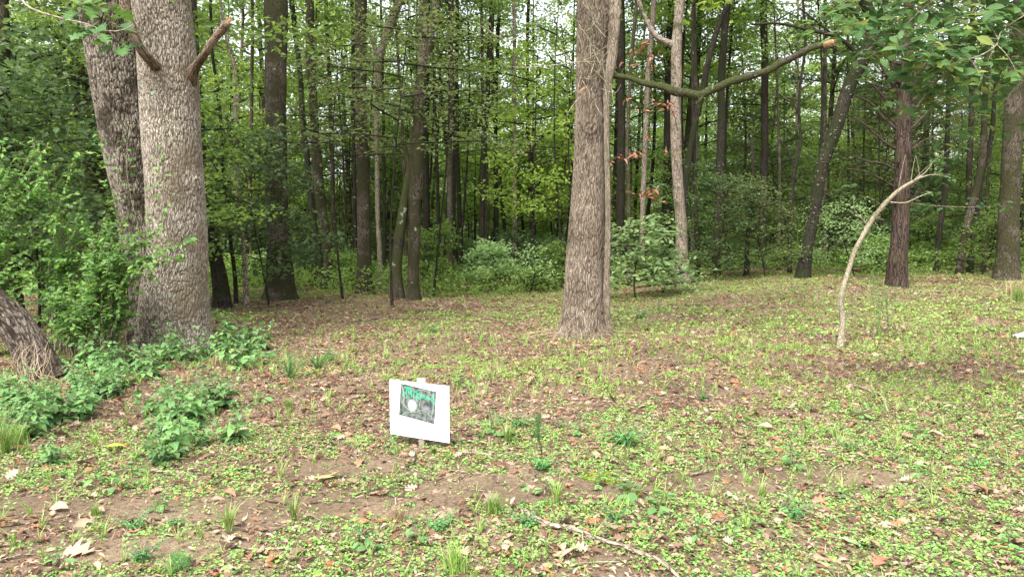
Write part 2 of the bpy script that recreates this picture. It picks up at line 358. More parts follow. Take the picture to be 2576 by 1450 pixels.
def litter():
    mb = MB()
    for (y0, y1, de, sc) in ((3.0, 8, 1000, .78), (8, 15, 460, .95), (15, 26, 230, 1.2), (26, 42, 34, 1.7)):
        x, y = field(y0, y1, de)
        keep = rng.random(len(x)) < (.12 + .88 * bare(x, y)) * (.35 + .9 * vnoise(x, y, .9, 5)); x, y = x[keep], y[keep]
        w = rng.random(len(x)); P = gpos(x, y, .006 + rng.random(len(x)) * .016)
        for lo, hi, T, L, tl in ((0, .52, LANCE, .055, .28), (.52, .72, CURLED, .05, .45), (.72, .9, OVAL, .05, .35), (.9, 1, OAKCURL if y0 > 7 else OAK, .095, .3)):
            k = (w >= lo) & (w < hi); m = int(k.sum())
            scatter(mb, T, P[k], rn(m, tl), rng.uniform(0, 6.283, m), L * sc * rng.uniform(.45, 1.35, m))
    # splinters and crumbs of bark and twigs
    x, y = field(3.0, 12, 420); P = gpos(x, y, .004 + rng.random(len(x)) * .01); m = len(x)
    k = (rng.random(m) < .35 + .65 * bare(x, y)); P = P[k]; m = len(P)
    sl_ = (np.array([(0, .05, 0), (1, .03, .03), (1, -.03, .03), (0, -.05, 0)]), np.array([(0, 3, 2, 1)]))
    scatter(mb, sl_, P, rn(m, .3), rng.uniform(0, 6.283, m), rng.uniform(.012, .06, m))
    tag(link('leaf_litter', mb.mesh('leaf_litter', M_litter, smooth=False)), 'brown and russet leaf litter scattered over the clearing floor', 'leaf litter', kind='stuff')
litter()
def sprig(n, stem, L, T, r):
    """one tiny plant: n leaves round a centre"""
    V, F, o = [], [], 0
    for i in range(n):
        a = r.uniform(0, 6.283); rad = stem * math.sqrt(r.random()); c = np.array([[math.cos(a) * rad, math.sin(a) * rad, r.uniform(.1, 1) * stem * .8]])
        R = frames(r.normal(0, .35, (1, 3)) + np.array([[math.cos(a) * .3, math.sin(a) * .3, 1.0]]), np.array([a + r.normal(0, .6)]))[0]
        v = (T[0] @ R.T) * L * r.uniform(.7, 1.25) + c; V.append(v); F.append(T[1] + o); o += len(v)
    return np.vstack(V), np.vstack(F)
def cover():
    mb = MB(); r = np.random.default_rng(5)
    def fac(x, y):
        n1 = vnoise(x, y, .55, 21); n2 = vnoise(x, y, 2.1, 33); n3 = .55 * vnoise(x, y, 6.0, 13) + .45 * vnoise(x, y, 15.0, 3)
        right = .13 * np.clip(x / 5, -.6, 1.3) + .08 * sstep((y - 16) / 5) * sstep((3 - x) / 3) - .02 * sstep((y - 10) / 8) - .05 * np.exp(-((y - 13) / 6) ** 2) * (1 - .6 * sstep((x - 3) / 5))
        return sstep((n1 * .38 + n2 * .32 + n3 * .3 + right - .45) / .085) * (.03 + .97 * bare(x, y)) + .08
    for (y0, y1, de, sc, n) in ((3.0, 7.5, 760, .74, 9), (7.5, 12, 420, .88, 8), (12, 18, 210, 1.05, 7), (18, 26.5, 130, 1.25, 6)):
        x, y = field(y0, y1, de); k = rng.random(len(x)) < fac(x, y); x, y = x[k], y[k]
        w = rng.random(len(x)) * .7 + .3 * (vnoise(x, y, .8, 44))
        for q in range(6):
            T = (ROUND, ROUND, OVAL, ROUND, ROUND, LANCE)[q] if y0 < 12 else (RHOMB if q % 2 else ROUND)
            Lf = (.017, .013, .030, .020, .012, .034)[q]; tm = sprig(n if q not in (2, 5) else 4, (.032, .022, .03, .035, .028, .025)[q], Lf, T, r)
            k = (w >= q / 6) & (w < (q + 1) / 6); m = int(k.sum())
            scatter(mb, tm, gpos(x[k], y[k], .004), rn(m, .12), rng.uniform(0, 6.283, m), sc * rng.uniform(.6, 1.4, m), 1 if (y0 < 7 and q != 1) or q == 5 else 0)
    tag(link('ground_cover', mb.mesh('ground_cover', [M_cover, M_cover2])), 'low bright green clover and chickweed carpeting the clearing in patches', 'ground cover', kind='stuff')
    # short grass scattered between
    g = MB(); x, y = field(3.0, 14, 22); k = rng.random(len(x)) < .25 + .75 * (vnoise(x, y, 1.1, 77) > .55); x, y = x[k], y[k]
    bl = []
    for i in range(9):
        a = r.uniform(0, 6.283); h = r.uniform(.03, .09); b = r.uniform(.2, .9); w = .0016
        p = [np.array([math.cos(a) * b * h * t * t, math.sin(a) * b * h * t * t, h * t]) + np.array([r.normal(0, .006) * (t == 0)] * 2 + [0]) for t in (0, .5, 1)]
        s = np.array([-math.sin(a), math.cos(a), 0]) * w
        bl.append(np.array([p[0] - s, p[0] + s, p[1] - s, p[1] + s, p[2]]))
    V = np.vstack(bl); F = np.vstack([np.array([(0, 1, 3, 2), (2, 3, 4, 4)])[:1] + 5 * i for i in range(9)]); F3 = np.vstack([np.array([(2, 3, 4)]) + 5 * i for i in range(9)])
    m = len(x); P = gpos(x, y, 0); s = rng.uniform(.6, 1.5, m) * (1 + .05 * y); N = rn(m, .1); az = rng.uniform(0, 6.283, m)
    scatter(g, (V, F), P, N, az, s); n0 = g.n; g2 = MB(); scatter(g2, (V, F3), P, N, az, s); g.F.append(g2.F[0]); g.M.append(g2.M[0])
    tag(link('short_grass', g.mesh('short_grass', M_grass)), 'fine short grass growing sparsely between the clover', 'grass', kind='stuff')
cover()

# ------------------------------------------------------------------ trunks
def px_path(pts, Y, ztop=13.0):
    """pixel polyline (bottom to top: px, py, width px) at distance Y -> points and radii, carried down to the ground and up"""
    P = [at(p[0], p[1], Y + (p[3] if len(p) > 3 else 0)) for p in pts]; R = [p[2] / 2 / FPX * Y for p in pts]
    b = P[0].copy(); g = float(gz(b[0], b[1]))
    if b[2] > g + .05:
        d = (P[0] - P[1]); d = d / max(.2, -d[2]) if d[2] < 0 else np.array([0, 0, -1.0]); q = P[0] + d * (b[2] - g) * .5; q[2] = g
        P.insert(0, q); R.insert(0, R[0] * 1.05)
    P[0][2] = g - .06
    if ztop:
        d = P[-1] - P[-2]; d /= np.linalg.norm(d); d = d * .5 + np.array([0, 0, .7]); z = P[-1][2]; n = 4
        for i in range(1, n + 1):
            if ztop > z: P.append(P[-1] + d / d[2] * (ztop - z) / n); R.append(R[-1] * .86)
    return np.array(P), np.array(R)
def trunk_mb(mb, P, R, seg=14, step=.25, flare=.35, wob=.02):
    L = np.linalg.norm(np.diff(P, axis=0), axis=1).sum(); n = max(8, int(L / step))
    Q = smooth_path(np.column_stack([P, R]), n); C, r = Q[:, :3], np.abs(Q[:, 3])
    s = np.linspace(0, L, n); C[:, 0] += wob * (vnoise(s, P[0, 0] + 0 * s, 1.1) - .5) * 2; C[:, 1] += wob * (vnoise(s, P[0, 1] + 0 * s, .9, 4) - .5) * 2
    r = r * (1 + flare * np.exp(-s / .28)) * (1 + .10 * (vnoise(s, 0 * s + P[0, 0] * 3, 2.5) - .5))
    add_tube(mb, C, r, seg)
    return C, r
def hero_trunk(P, R, seg=230, step=.028, depth=.016, cell=.045, squash=.2, flare=.3, lobes=5, knots=(), name='trunk', mat=None, origin=(0, 0, 0), zmax=6.5):
    L = np.linalg.norm(np.diff(P, axis=0), axis=1).sum(); Q = smooth_path(np.column_stack([P, R]), int(L / step)); k = Q[:, 2] < zmax
    mb = MB(); hi = Q[~k]; Q = Q[k]; C, r = Q[:, :3], Q[:, 3].copy(); n = len(Q)
    T = np.gradient(C, axis=0); T /= np.linalg.norm(T, axis=1)[:, None]
    a = np.linspace(0, 2 * np.pi, seg, endpoint=False)
    U = np.cross(np.array([0, 1.0, 0]), T); U /= np.linalg.norm(U, axis=1)[:, None]; Wv = np.cross(T, U)   # a=0 -> +x side, a=3pi/2 -> camera side (-y) or so
    s = np.linspace(0, L * n / max(1, n + len(hi)), n); A, Sg = np.meshgrid(a, s); r0 = R.mean()
    fl = flare * np.exp(-Sg / .35) * (1 + .45 * np.cos(A * lobes + 1.0 + .6 * np.sin(Sg * 2)) * np.exp(-Sg / .5))
    big = .04 * (vnoise(np.cos(A) * 1.5 + 9, Sg * .8 + np.sin(A) * 1.5, 1.2, P[0, 0]) - .5)
    base = r[:, None] * (1 + fl) + big
    off = (abs(P[0, 0]) * 7.3) % 50
    B = np.stack([np.cos(A) * r0 + off, np.sin(A) * r0 + off, Sg], -1)
    rg = np.empty(A.shape); inv = 1.0 / cell; V3 = mnoise.voronoi; NV = mnoise.noise_vector
    for i in range(n):
        for j in range(seg):
            b = B[i, j]; w = NV(Vector((b[0] * 11, b[1] * 11, b[2] * 7)))
            q = Vector(((b[0] + w[0] * .028) * inv, (b[1] + w[1] * .028) * inv, (b[2] + w[2] * .09) * inv * squash))
            d = V3(q)[0]; rg[i, j] = d[1] - d[0]
    ridge = sstep(rg / .20)
    dsp = depth * ridge
    for (ka, ks, kr, kh) in knots:
        da = np.angle(np.exp(1j * (A - ka))) * r0; q = np.sqrt(da ** 2 + (Sg - ks) ** 2) / kr
        dsp += kh * np.exp(-q ** 2 * 1.6) - kh * .55 * np.exp(-(q * 2.8) ** 2) + .25 * kh * np.sin(q * 14) * np.exp(-q ** 2)
    rad = base + dsp
    V = C[:, None, :] + rad[..., None] * (np.cos(A)[..., None] * U[:, None] + np.sin(A)[..., None] * Wv[:, None])
    i = np.arange(n - 1)[:, None] * seg; j = np.arange(seg)[None]; kk = (j + 1) % seg
    mb.add(V.reshape(-1, 3), np.stack([i + j, i + kk, i + seg + kk, i + seg + j], -1).reshape(-1, 4), 0, B.reshape(-1, 3), ridge.ravel())
    if len(hi) > 3:
        h = hi[::8]; h = np.vstack([Q[-3:-2], h]); add_tube(mb, h[:, :3], h[:, 3] + depth * .5, 20)
    return mb

# crown variants -----------------------------------------------------------
def limbs(r, H, z0, nl, R, lean=.5, twigs=5):
    LB, tips = [], []
    for i in range(nl):
        u = (i + r.random()) / nl; h = z0 + (H - z0) * u; az = i * 2.4 + r.uniform(-.5, .5); l = R * (1.05 - .65 * u) * r.uniform(.6, 1.15)
        d = np.array([math.cos(az), math.sin(az), 0]); P = [np.array([0, 0, h])]
        up = lean * r.uniform(.5, 1.4)
        for k in range(1, 5): P.append(P[-1] + d * l / 4 + np.array([r.normal(0, .07), r.normal(0, .07), up * l / 4 * (1.2 - .22 * k)]))
        LB.append((np.array(P), np.linspace(.028, .006, 5) * (1 + R * .18)))
        for k in range(twigs):
            t = r.uniform(.3, 1) * 3.99; q = P[int(t)] + (P[int(t) + 1] - P[int(t)]) * (t % 1)
            a2 = az + r.choice([-1, 1]) * r.uniform(.4, 1.3); l2 = r.uniform(.3, .9) * (R / 2.4)
            e = q + np.array([math.cos(a2) * l2, math.sin(a2) * l2, r.uniform(-.15, .3)])
            LB.append((np.array([q, (q + e) / 2 + np.array([0, 0, .05]), e]), np.array([.009, .006, .003])))
            tips += [e, (q * .5 + e * .5)]
        tips += [P[-1], P[-2] * .5 + P[-1] * .5]
    return LB, np.array(tips)
def crown_var(seed, H, z0, nl, R, n, L, spread, mat, twigs=5, lean=.5, tmpl=RHOMB, trunk_r=0.07, bend=.3, tmat=None, tilt=.55, name='forest_tree', trunk_h=None):
    r = np.random.default_rng(seed); LB, tips = limbs(r, H, z0, nl, R, lean, twigs)
    tb = MB(); zz = np.linspace(-.1, H, 14); b1, b2 = r.uniform(0, 6.28), r.uniform(0, 6.28)
    def cx(z): t = z / H; return np.stack([bend * np.sin(t * 3 + b1) - bend * math.sin(b1), bend * np.sin(t * 2.4 + b2) - bend * math.sin(b2)], -1)
    c = cx(zz); add_tube(tb, np.column_stack([c, zz]), trunk_r * np.linspace(1, .25, 14) * (1 + .4 * np.exp(-(zz + .1) / .3)), 9)
    for P, Rr in LB:
        o = cx(P[:1, 2])[0]; P = P + np.array([o[0], o[1], 0]); add_tube(tb, P, np.minimum(Rr, trunk_r * .6), 5)
    o = cx(tips[:, 2]); tips = tips + np.column_stack([o, np.zeros(len(tips))])
    cb = MB(); sprays(cb, tips, n, spread, L, tmpl, tilt, r=r)
    return tb.mesh(name + '_trunk', tmat or M_dark, attrs=True), cb.mesh(name + '_crown', mat, smooth=False)
TALL = [crown_var(10 + i, 12.5 + i % 3, (4.0, 5.5, 3.0, 6.5, 4.5)[i], 24, 2.7, 20, .13, .30, (M_lbg, M_lyel, M_lbg, M_ldark, M_lbg)[i], trunk_r=(.10, .13, .08, .15, .09)[i], bend=.35,
                  tmat=(M_dark, M_mid, M_dark, M_mid, M_pale)[i], tilt=.9, name='forest_tree') for i in range(5)]
SAPL = [crown_var(30 + i, (5.0, 6.5, 4.0, 7.5, 5.5)[i], (1.2, 1.6, .7, 2.2, 1.0)[i], 20, 1.8, 17, .115, .27, (M_lbg, M_lyel, M_ldark, M_lbg, M_ldull)[i], trunk_r=(.03, .04, .025, .045, .03)[i], bend=.3,
                  lean=.3, twigs=4, tilt=.8, name='understory_tree') for i in range(5)]
SHRUB = [crown_var(50 + i, (1.5, 2.1, 1.0, 1.6)[i], .15, 14, (1.0, 1.2, .8, 1.0)[i], 15, (.10, .11, .09, .13)[i], .15, (M_ldark, M_lbg, M_lbg, M_pale_l)[i], trunk_r=.02, bend=.15, lean=.6, twigs=4, tilt=.8, name='shrub') for i in range(4)]
def proto(var, names, label, cat, group, loc, rz, sc):
    t = thing(names[0], label, cat, loc, group); link(names[1], var[0], t); link(names[2], var[1], t); t.rotation_euler = (0, 0, rz); t.scale = (sc,) * 3
    return t
def place(store, key, var, names, label, cat, group, x, y, rz, sc):
    loc = (float(x), float(y), float(gz(x, y)) - .03)
    if key in store: return copy_tree(store[key], loc, rz, sc, label, group)
    store[key] = proto(var, names, label, cat, group, loc, rz, sc); return store[key]

# named trees ---------------------------------------------------------------
NAMED = []   # keep-out list
def hides(x, y, w=42): return any(y < b - .3 and b < 32 and abs(x / y - a / b) * FPX < w for a, b in NAMED)
def named_tree(label, Y, pts, mat, crown=None, ztop=13, seg=14, extra=(), flare=.35, name='tree', ivy=False):
    P, R = px_path(pts, Y, ztop); base = P[0].copy(); base[2] = float(gz(base[0], base[1])); NAMED.append((base[0], base[1]))
    t = thing(name, label, 'tree', base); mb = MB(); C, r = trunk_mb(mb, P, R, seg, flare=flare)
    link('trunk', mb.mesh('trunk', mat, base, attrs=True), t)
    for ex in extra:
        eb = MB(); EP = np.array([at(p[0], p[1], Y + (p[3] if len(p) > 3 else 0)) for p in ex]); ER = np.array([p[2] / 2 / FPX * Y for p in ex])
        Q = smooth_path(np.column_stack([EP, ER]), 16); add_tube(eb, Q[:, :3], np.abs(Q[:, 3]), 9); link('branch', eb.mesh('branch', mat, base, attrs=True), t)
    if crown:
        var, z0, sc = crown; c = link('crown', var[1], t); top = P[-1] - base; c.scale = (sc, sc, sc); c.rotation_euler = (0, 0, (base[0] * 3.1) % 6.28)
        c.location = (top[0] * .8, top[1] * .8, z0 + (4.2 if Y < 31 else 1))
    if ivy:
        ib = MB(); k = rng.integers(3, int(len(C) * .75), 420); a = rng.uniform(0, 6.283, 420); q = C[k] + np.stack([np.cos(a), np.sin(a), rng.normal(0, .4, 420)], -1) * (r[k] * 1.03)[:, None]
        scatter(ib, RHOMB, q, np.stack([np.cos(a), np.sin(a), 0 * a + .5], -1) + rng.normal(0, .3, (420, 3)), rng.uniform(0, 6.28, 420), rng.uniform(.05, .10, 420)); link('climbing_vine', ib.mesh('climbing_vine', M_ldull, base), t)
    return t, P, R

# ---- the twin oaks on the left
def hero(label, Y, pts, mat, ztop, crown=None, **kw):
    P, R = px_path(pts, Y, ztop); base = P[0].copy(); base[2] = float(gz(base[0], base[1])); NAMED.append((base[0], base[1]))
    t = thing('tree', label, 'tree', base); mb = hero_trunk(P, R, **kw)
    link('trunk', mb.mesh('trunk', mat, base, attrs=True), t)
    if crown:
        c = link('crown', crown[0][1], t); c.location = tuple((P[-1] - base) * [.9, .9, 0] + np.array([0, 0, crown[1]])); c.scale = (crown[2],) * 3
    return t, base, P, R
def px_tube(pts, Y, n=24, seg=10, mb=None, rough=.0, flip=False):
    """tube along pixels (px, py, width px, extra depth)"""
    mb = mb or MB(); D = [Y + (p[3] if len(p) > 3 else 0) for p in pts]
    Q = smooth_path(np.column_stack([np.array([at(p[0], p[1], d) for p, d in zip(pts, D)]), [p[2] / 2 / FPX * d for p, d in zip(pts, D)]]), n)
    r = np.abs(Q[:, 3]) * (1 + rough * rng.normal(0, 1, n)); add_tube(mb, Q[:, :3], r, seg); return mb, Q

oak, OB, OP, OR_ = hero('large pale grey oak nearest on the left, ridged bark, broken limb on its right', 11.7,
    [(440, 878, 178), (438, 800, 168), (440, 700, 154), (445, 640, 142), (440, 500, 137), (430, 300, 133), (424, 200, 132), (415, 100, 130), (404, 0, 130)], M_oak, 11,
    crown=(TALL[3], 0, 1.0), seg=380, step=.020, depth=.013, cell=.032, squash=.24, flare=.12, knots=[(-.35, 2.55, .13, .05)])
mb, _ = px_tube([(444, 246, 34, .46), (468, 216, 42, .30), (483, 184, 30, .16), (498, 160, 22, -.0), (519, 130, 19, -.25), (538, 100, 19, -.35), (556, 78, 20, -.4), (568, 62, 22, -.45)], 11.4, 26, 12, rough=.06)
b = link('broken_limb', mb.mesh('broken_limb', M_rot, OB, attrs=True), oak)
sp = MB(); e0 = at(568, 62, 10.95)
for i in range(16):
    a = rng.uniform(0, 6.28); o = np.array([math.cos(a), .2 * math.sin(a), math.sin(a)]) * .045 * rng.random(); add_tube(sp, np.array([e0 + o - [.05, 0, .06], e0 + o + [.03 + .05 * rng.random(), 0, .05 + .06 * rng.random()]]), [.016, .003], 5)
link('splinters', sp.mesh('splinters', M_broken, OB), b)
mb, _ = px_tube([(418, 198, 30, .35), (400, 176, 30, .08), (380, 155, 25, -.18), (356, 128, 23, -.4), (338, 90, 22, -.5), (324, 50, 24, -.5), (312, 0, 24, -.5), (304, -60, 24, -.5)], 11.35, 22, 12, rough=.05)
link('dead_limb', mb.mesh('dead_limb', M_rot, OB, attrs=True), oak)

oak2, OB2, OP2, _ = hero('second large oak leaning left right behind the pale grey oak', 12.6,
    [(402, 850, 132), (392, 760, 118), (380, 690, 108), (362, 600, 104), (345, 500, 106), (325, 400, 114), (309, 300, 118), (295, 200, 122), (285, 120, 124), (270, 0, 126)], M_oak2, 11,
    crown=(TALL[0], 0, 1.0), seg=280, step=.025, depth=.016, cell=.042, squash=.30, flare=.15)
lean_, LBs, LP, _ = hero('short thick dark trunk leaning out of the left edge with dry roots at its foot', 9.2,
    [(118, 955, 92), (92, 905, 82), (62, 850, 78), (25, 800, 76), (-25, 755, 74), (-90, 700, 72), (-150, 640, 70)], M_dark2, 5.5, seg=150, step=.03, depth=.016, cell=.04, squash=.22, flare=.25)
rm = MB()
for i in range(26):
    x0 = rng.uniform(58, 150); p0 = at(x0 - 20 * rng.random(), rng.uniform(850, 915), 8.82 + .1 * rng.random()); g = gp(x0 + rng.uniform(-35, 15), rng.uniform(950, 985))
    Q = smooth_path([p0, p0 * .65 + g * .35 + rng.normal(0, .05, 3) + [0, -.04, 0], p0 * .3 + g * .7 + rng.normal(0, .05, 3) + [0, -.06, 0], g + rng.normal(0, .06, 3) * [1, 1, 0]], 10); add_tube(rm, Q, np.linspace(.002, .0035, 10), 4)
link('dry_roots', rm.mesh('dry_roots', M_dry, LBs), lean_)

# ---- the big tree right of the middle
red, RB, RP, _ = hero('tall reddish brown tree right of the sign with a hairy vine and long bare limb', 13.3,
    [(1468, 842, 112), (1469, 800, 104), (1470, 700, 97), (1474, 600, 88), (1479, 480, 78), (1482, 382, 72), (1487, 218, 72), (1490, 120, 78), (1496, 55, 84), (1500, 0, 88)], M_red, 12,
    crown=(TALL[1], 0, 1.0), seg=320, step=.026, depth=.010, cell=.027, squash=.09, flare=.42,
    knots=[(4.62, 3.62, .17, .07), (5.1, 2.75, .09, .035), (4.1, 4.4, .10, .03), (4.8, 5.0, .12, .04)])
mb = MB()
for k in range(3):
    o = k * 3; _, Q = px_tube([(1530 + o, 835, 11, -.2), (1522 + o, 764, 11, -.25), (1524 + o, 650, 9, -.25), (1526 + o, 546, 8, -.25), (1523 + o, 382, 8, -.25), (1522 + o, 300, 9, -.25), (1522 + o * 1.5, 218, 11, -.25), (1531 + o * 2, 150, 14, -.25), (1538 + o * 2, 70, 16, -.25), (1541 + o * 2, 0, 18, -.25), (1541, -120, 18, -.2)], 13.3, 90, 8, mb, .12)
for i in range(1500):                                   # hairy rootlets of the vine
    q = Q[rng.integers(0, 90)]; d = rng.normal(0, 1, 3); d[1] = -abs(d[1]); d /= np.linalg.norm(d); p = q[:3] + d * q[3]; s = rng.normal(0, .03, 3) + d * .018
    mb.add(np.array([p, p + [0, 0, .004], p + s]), np.array([(0, 1, 2)]))
link('climbing_vine', mb.mesh('climbing_vine', M_red, RB, attrs=True), red)
mb = MB()                                               # tangle of thin vine stems round the upper trunk
for i in range(46):
    y0 = rng.uniform(-80, 260); x0 = rng.uniform(1455, 1530); x1 = x0 + rng.uniform(-60, 60); y1 = y0 + rng.uniform(-110, 60)
    px_tube([(x0, y0, 2.2, -.55 + .3 * rng.random()), ((x0 + x1) / 2 + rng.uniform(-12, 12), (y0 + y1) / 2 + rng.uniform(-20, 20), 2, -.55), (x1, y1, 1.4, -.5 - rng.random() * .3)], 13.3, 9, 4, mb)
px_tube([(1250, 155, 1.5, -.7), (1300, 170, 2, -.6), (1380, 166, 2.2, -.5), (1440, 158, 3, -.45), (1475, 157, 4, -.4), (1512, 160, 4, -.38), (1520, 200, 5, -.3)], 13.3, 30, 5, mb)
px_tube([(1200, 60, 1.5, -.5), (1290, 100, 2, -.5), (1400, 30, 2, -.5), (1460, 60, 3, -.4)], 13.3, 30, 5, mb)
link('vine_stems', mb.mesh('vine_stems', M_sapl, RB, attrs=True), red)
mb, _ = px_tube([(1500, 184, 34, .1), (1536, 188, 19, -.1), (1556, 192, 14, -.2), (1590, 198, 13, -.3), (1622, 210, 16, -.4), (1670, 219, 18, -.5), (1700, 231, 24, -.6), (1728, 234, 20, -.65), (1757, 240, 24, -.7), (1790, 226, 19, -.7), (1812, 218, 21, -.75), (1833, 207, 19, -.8), (1877, 194, 19, -.8), (1931, 178, 17, -.9), (1960, 160, 19, -.95), (1986, 149, 16, -1.), (2040, 121, 17, -1.1), (2072, 113, 14, -1.1)], 13.3, 70, 12, rough=.05)
px_tube([(1772, 232, 14, -.7), (1762, 250, 9, -.75), (1750, 262, 5, -.8)], 13.3, 8, 6, mb)
for i in range(13):
    k = rng.integers(0, 9); x0 = 1600 + k * 55 + rng.uniform(-20, 20); y0 = np.interp(x0, [1590, 1757, 1877, 2072], [200, 238, 194, 113]); sg = rng.choice([-1, 1]); l = rng.uniform(20, 75)
    px_tube([(x0, y0, 3, -.75), (x0 + l * .3, y0 + sg * l * .5, 1.8, -.8 + rng.normal(0, .2)), (x0 + l * rng.uniform(-.2, .8), y0 + sg * l, 1.2, -.85 + rng.normal(0, .4))], 13.3, 7, 4, mb)
px_tube([(1833, 205, 10, -.8), (1862, 180, 6, -.8), (1880, 150, 3, -.8)], 13.3, 8, 6, mb)
lb = link('long_limb', mb.mesh('long_limb', M_limb, RB, attrs=True), red)
mb, _ = px_tube([(2066, 114, 17, -1.1), (2080, 110, 18, -1.1), (2095, 107, 13, -1.1)], 13.3, 8, 10, rough=.1)
for i in range(9):
    px_tube([(2080, 106 + rng.uniform(-4, 8), 4, -1.1), (2098 + rng.uniform(0, 10), 106 + rng.uniform(-8, 10), 1, -1.1)], 13.3, 3, 4, mb)
link('broken_tip', mb.mesh('broken_tip', M_broken, RB), lb)
mb = MB()
for i in range(3): px_tube([(1455 + i * 3, 236, 2.5, -.5), (1462 + i * 2, 226, 5, -.5), (1471, 219, 2.5, -.48)], 13.3, 5, 5, mb)
link('torn_scar', mb.mesh('torn_scar', M_broken, RB), red)
mb = MB(); gt = []
for i in range(50):                                     # dry stems round the foot
    a = rng.uniform(3.2, 6.3); q = RB + np.array([math.cos(a) * .42, math.sin(a) * .42, 0]) * rng.uniform(.9, 1.25); d = np.array([math.cos(a) * rng.uniform(.05, .9), math.sin(a) * rng.uniform(.05, .6), -.1])
    q[2] = gz(q[0], q[1]) + rng.uniform(.02, .22); e = q + d + np.array([rng.normal(0, .1), 0, 0]); e[2] = gz(e[0], e[1]) + .01; add_tube(mb, smooth_path([q, (q + e) / 2 + [0, 0, .04], e], 4), .0025, 3)
tag(link('dry_grass_heap', mb.mesh('dry_grass_heap', M_dry, RB), None, tuple(RB)), 'straw coloured dry stems heaped round the foot of the reddish brown tree', 'dry grass')

# ---- the other trees that can be told apart
T3 = named_tree
T3('dark trunk standing in the leaves left of the twin oaks', 18.5, [(275, 745, 54), (262, 600, 50), (238, 430, 47), (215, 300, 45), (198, 150, 47), (185, 0, 50)], M_mid, (TALL[2], 0, 1))
T3('shaded trunk at the far left edge behind the glossy bush', 15, [(32, 740, 48), (22, 600, 44), (12, 450, 40), (5, 200, 38), (0, 0, 36)], M_mid, (TALL[0], 0, 1))
T3('thick straight dark oak left of the middle with mossy grey bark', 21.8, [(704, 752, 84), (704, 715, 72), (702, 655, 63), (699, 546, 56), (695, 327, 51), (694, 150, 54), (694, 0, 58)], M_mid, (TALL[4], 2, 1), seg=22, flare=.25)
T3('curved trunk right of the thick dark oak, the stouter of a leaning pair', 27, [(832, 710, 30), (820, 600, 24), (806, 491, 24), (796, 382, 23), (790, 273, 21), (780, 164, 20), (779, 0, 21)], M_mid, (TALL[2], 1, 1))
T3('thinner dark trunk of the leaning pair right of the thick dark oak', 26.4, [(810, 704, 16), (788, 546, 14), (770, 382, 15), (760, 273, 14), (752, 164, 12), (733, 0, 13)], M_dark)
T3('straight grey tree with fine bark between the leaning pair and the forked tree', 24.3, [(917, 738, 47), (916, 700, 38), (914, 546, 33), (912, 382, 30), (908, 250, 28), (907, 0, 30)], M_mid, (TALL[3], 2, 1), seg=20, flare=.3)
T3('slim pale trunk bending to the upper right beside the straight grey tree', 28, [(958, 726, 14), (955, 640, 12), (949, 546, 11), (948, 327, 12), (950, 250, 13), (953, 150, 18), (975, 80, 21), (1005, 0, 22), (1030, -70, 20)], M_pale, extra=[[(953, 165, 12), (940, 110, 11), (925, 70, 10), (918, 20, 8)]])
T3('right stem of the dark forked tree, dark above and pale at the foot', 21.8, [(1040, 752, 34), (1040, 700, 29), (1042, 573, 28), (1044, 470, 33), (1050, 400, 34), (1054, 327, 28), (1057, 245, 26), (1066, 109, 25), (1067, 0, 25)], M_mid, (TALL[1], 1, 1), seg=20,
   extra=[[(1062, 200, 18), (1074, 140, 20), (1085, 70, 22), (1098, 0, 24), (1112, -90, 24)]])
T3('left stem of the forked tree, mossy and bending into the right stem', 21.9, [(1001, 740, 30), (998, 690, 27), (1002, 620, 26), (1010, 560, 25), (1020, 491, 22), (1030, 440, 22), (1040, 395, 20), (1036, 330, 14)], M_limb, ztop=0, extra=[[(1030, 430, 16), (1022, 390, 12), (1010, 350, 8)]])
T3('dark straight trunk just right of the forked tree', 30, [(1072, 715, 20), (1072, 560, 18), (1071, 382, 16), (1072, 100, 14), (1074, 0, 14)], M_dark, (TALL[0], 0, 1))
T3('thin straight brown trunk midway between the forked tree and the reddish tree', 28, [(1131, 728, 18), (1132, 600, 15), (1131, 440, 14), (1133, 220, 13), (1134, 0, 13)], M_mid, (TALL[2], 2, 1))
T3('thin dark trunk second to the right of the forked tree', 31, [(1160, 698, 13), (1156, 546, 12), (1150, 382, 10), (1149, 200, 9), (1150, 0, 9)], M_dark)
T3('dark trunk swaying right toward its top, left of the reddish tree', 29, [(1211, 698, 18), (1212, 546, 15), (1214, 437, 15), (1219, 340, 14), (1226, 273, 13), (1230, 150, 13), (1239, 0, 14)], M_dark, (TALL[3], 1, 1))
T3('thin brown companion stem of the dark swaying trunk', 29.6, [(1230, 692, 10), (1226, 546, 9), (1224, 400, 8), (1215, 250, 8), (1210, 0, 7)], M_mid)
T3('slender dark stem third from the left of the reddish tree', 33, [(1247, 690, 13), (1248, 500, 11), (1247, 330, 10), (1250, 150, 9), (1255, 0, 9)], M_dark, (TALL[4], 1, 1))
T3('slender greyish stem second from the left of the reddish tree', 30, [(1293, 698, 13), (1294, 500, 12), (1294, 382, 10), (1293, 150, 9), (1292, 0, 9)], M_pale)
T3('dark slender stem next to the reddish tree on its left', 32, [(1339, 698, 14), (1338, 560, 12), (1337, 437, 10), (1328, 327, 10), (1326, 150, 8), (1330, 0, 8)], M_dark, (TALL[2], 1, 1))
T3('pale straight trunk behind the long bare limb right of the reddish tree', 24, [(1716, 660, 32), (1712, 560, 28), (1708, 491, 27), (1702, 400, 26), (1700, 327, 26), (1700, 164, 26), (1705, 55, 24), (1708, 0, 24)], M_pale, (TALL[1], 2.5, 1), seg=20,
   extra=[[(1704, 128, 18), (1690, 112, 18), (1670, 104, 16), (1650, 92, 14), (1636, 72, 13), (1622, 44, 12), (1606, 0, 11), (1596, -60, 11)]])
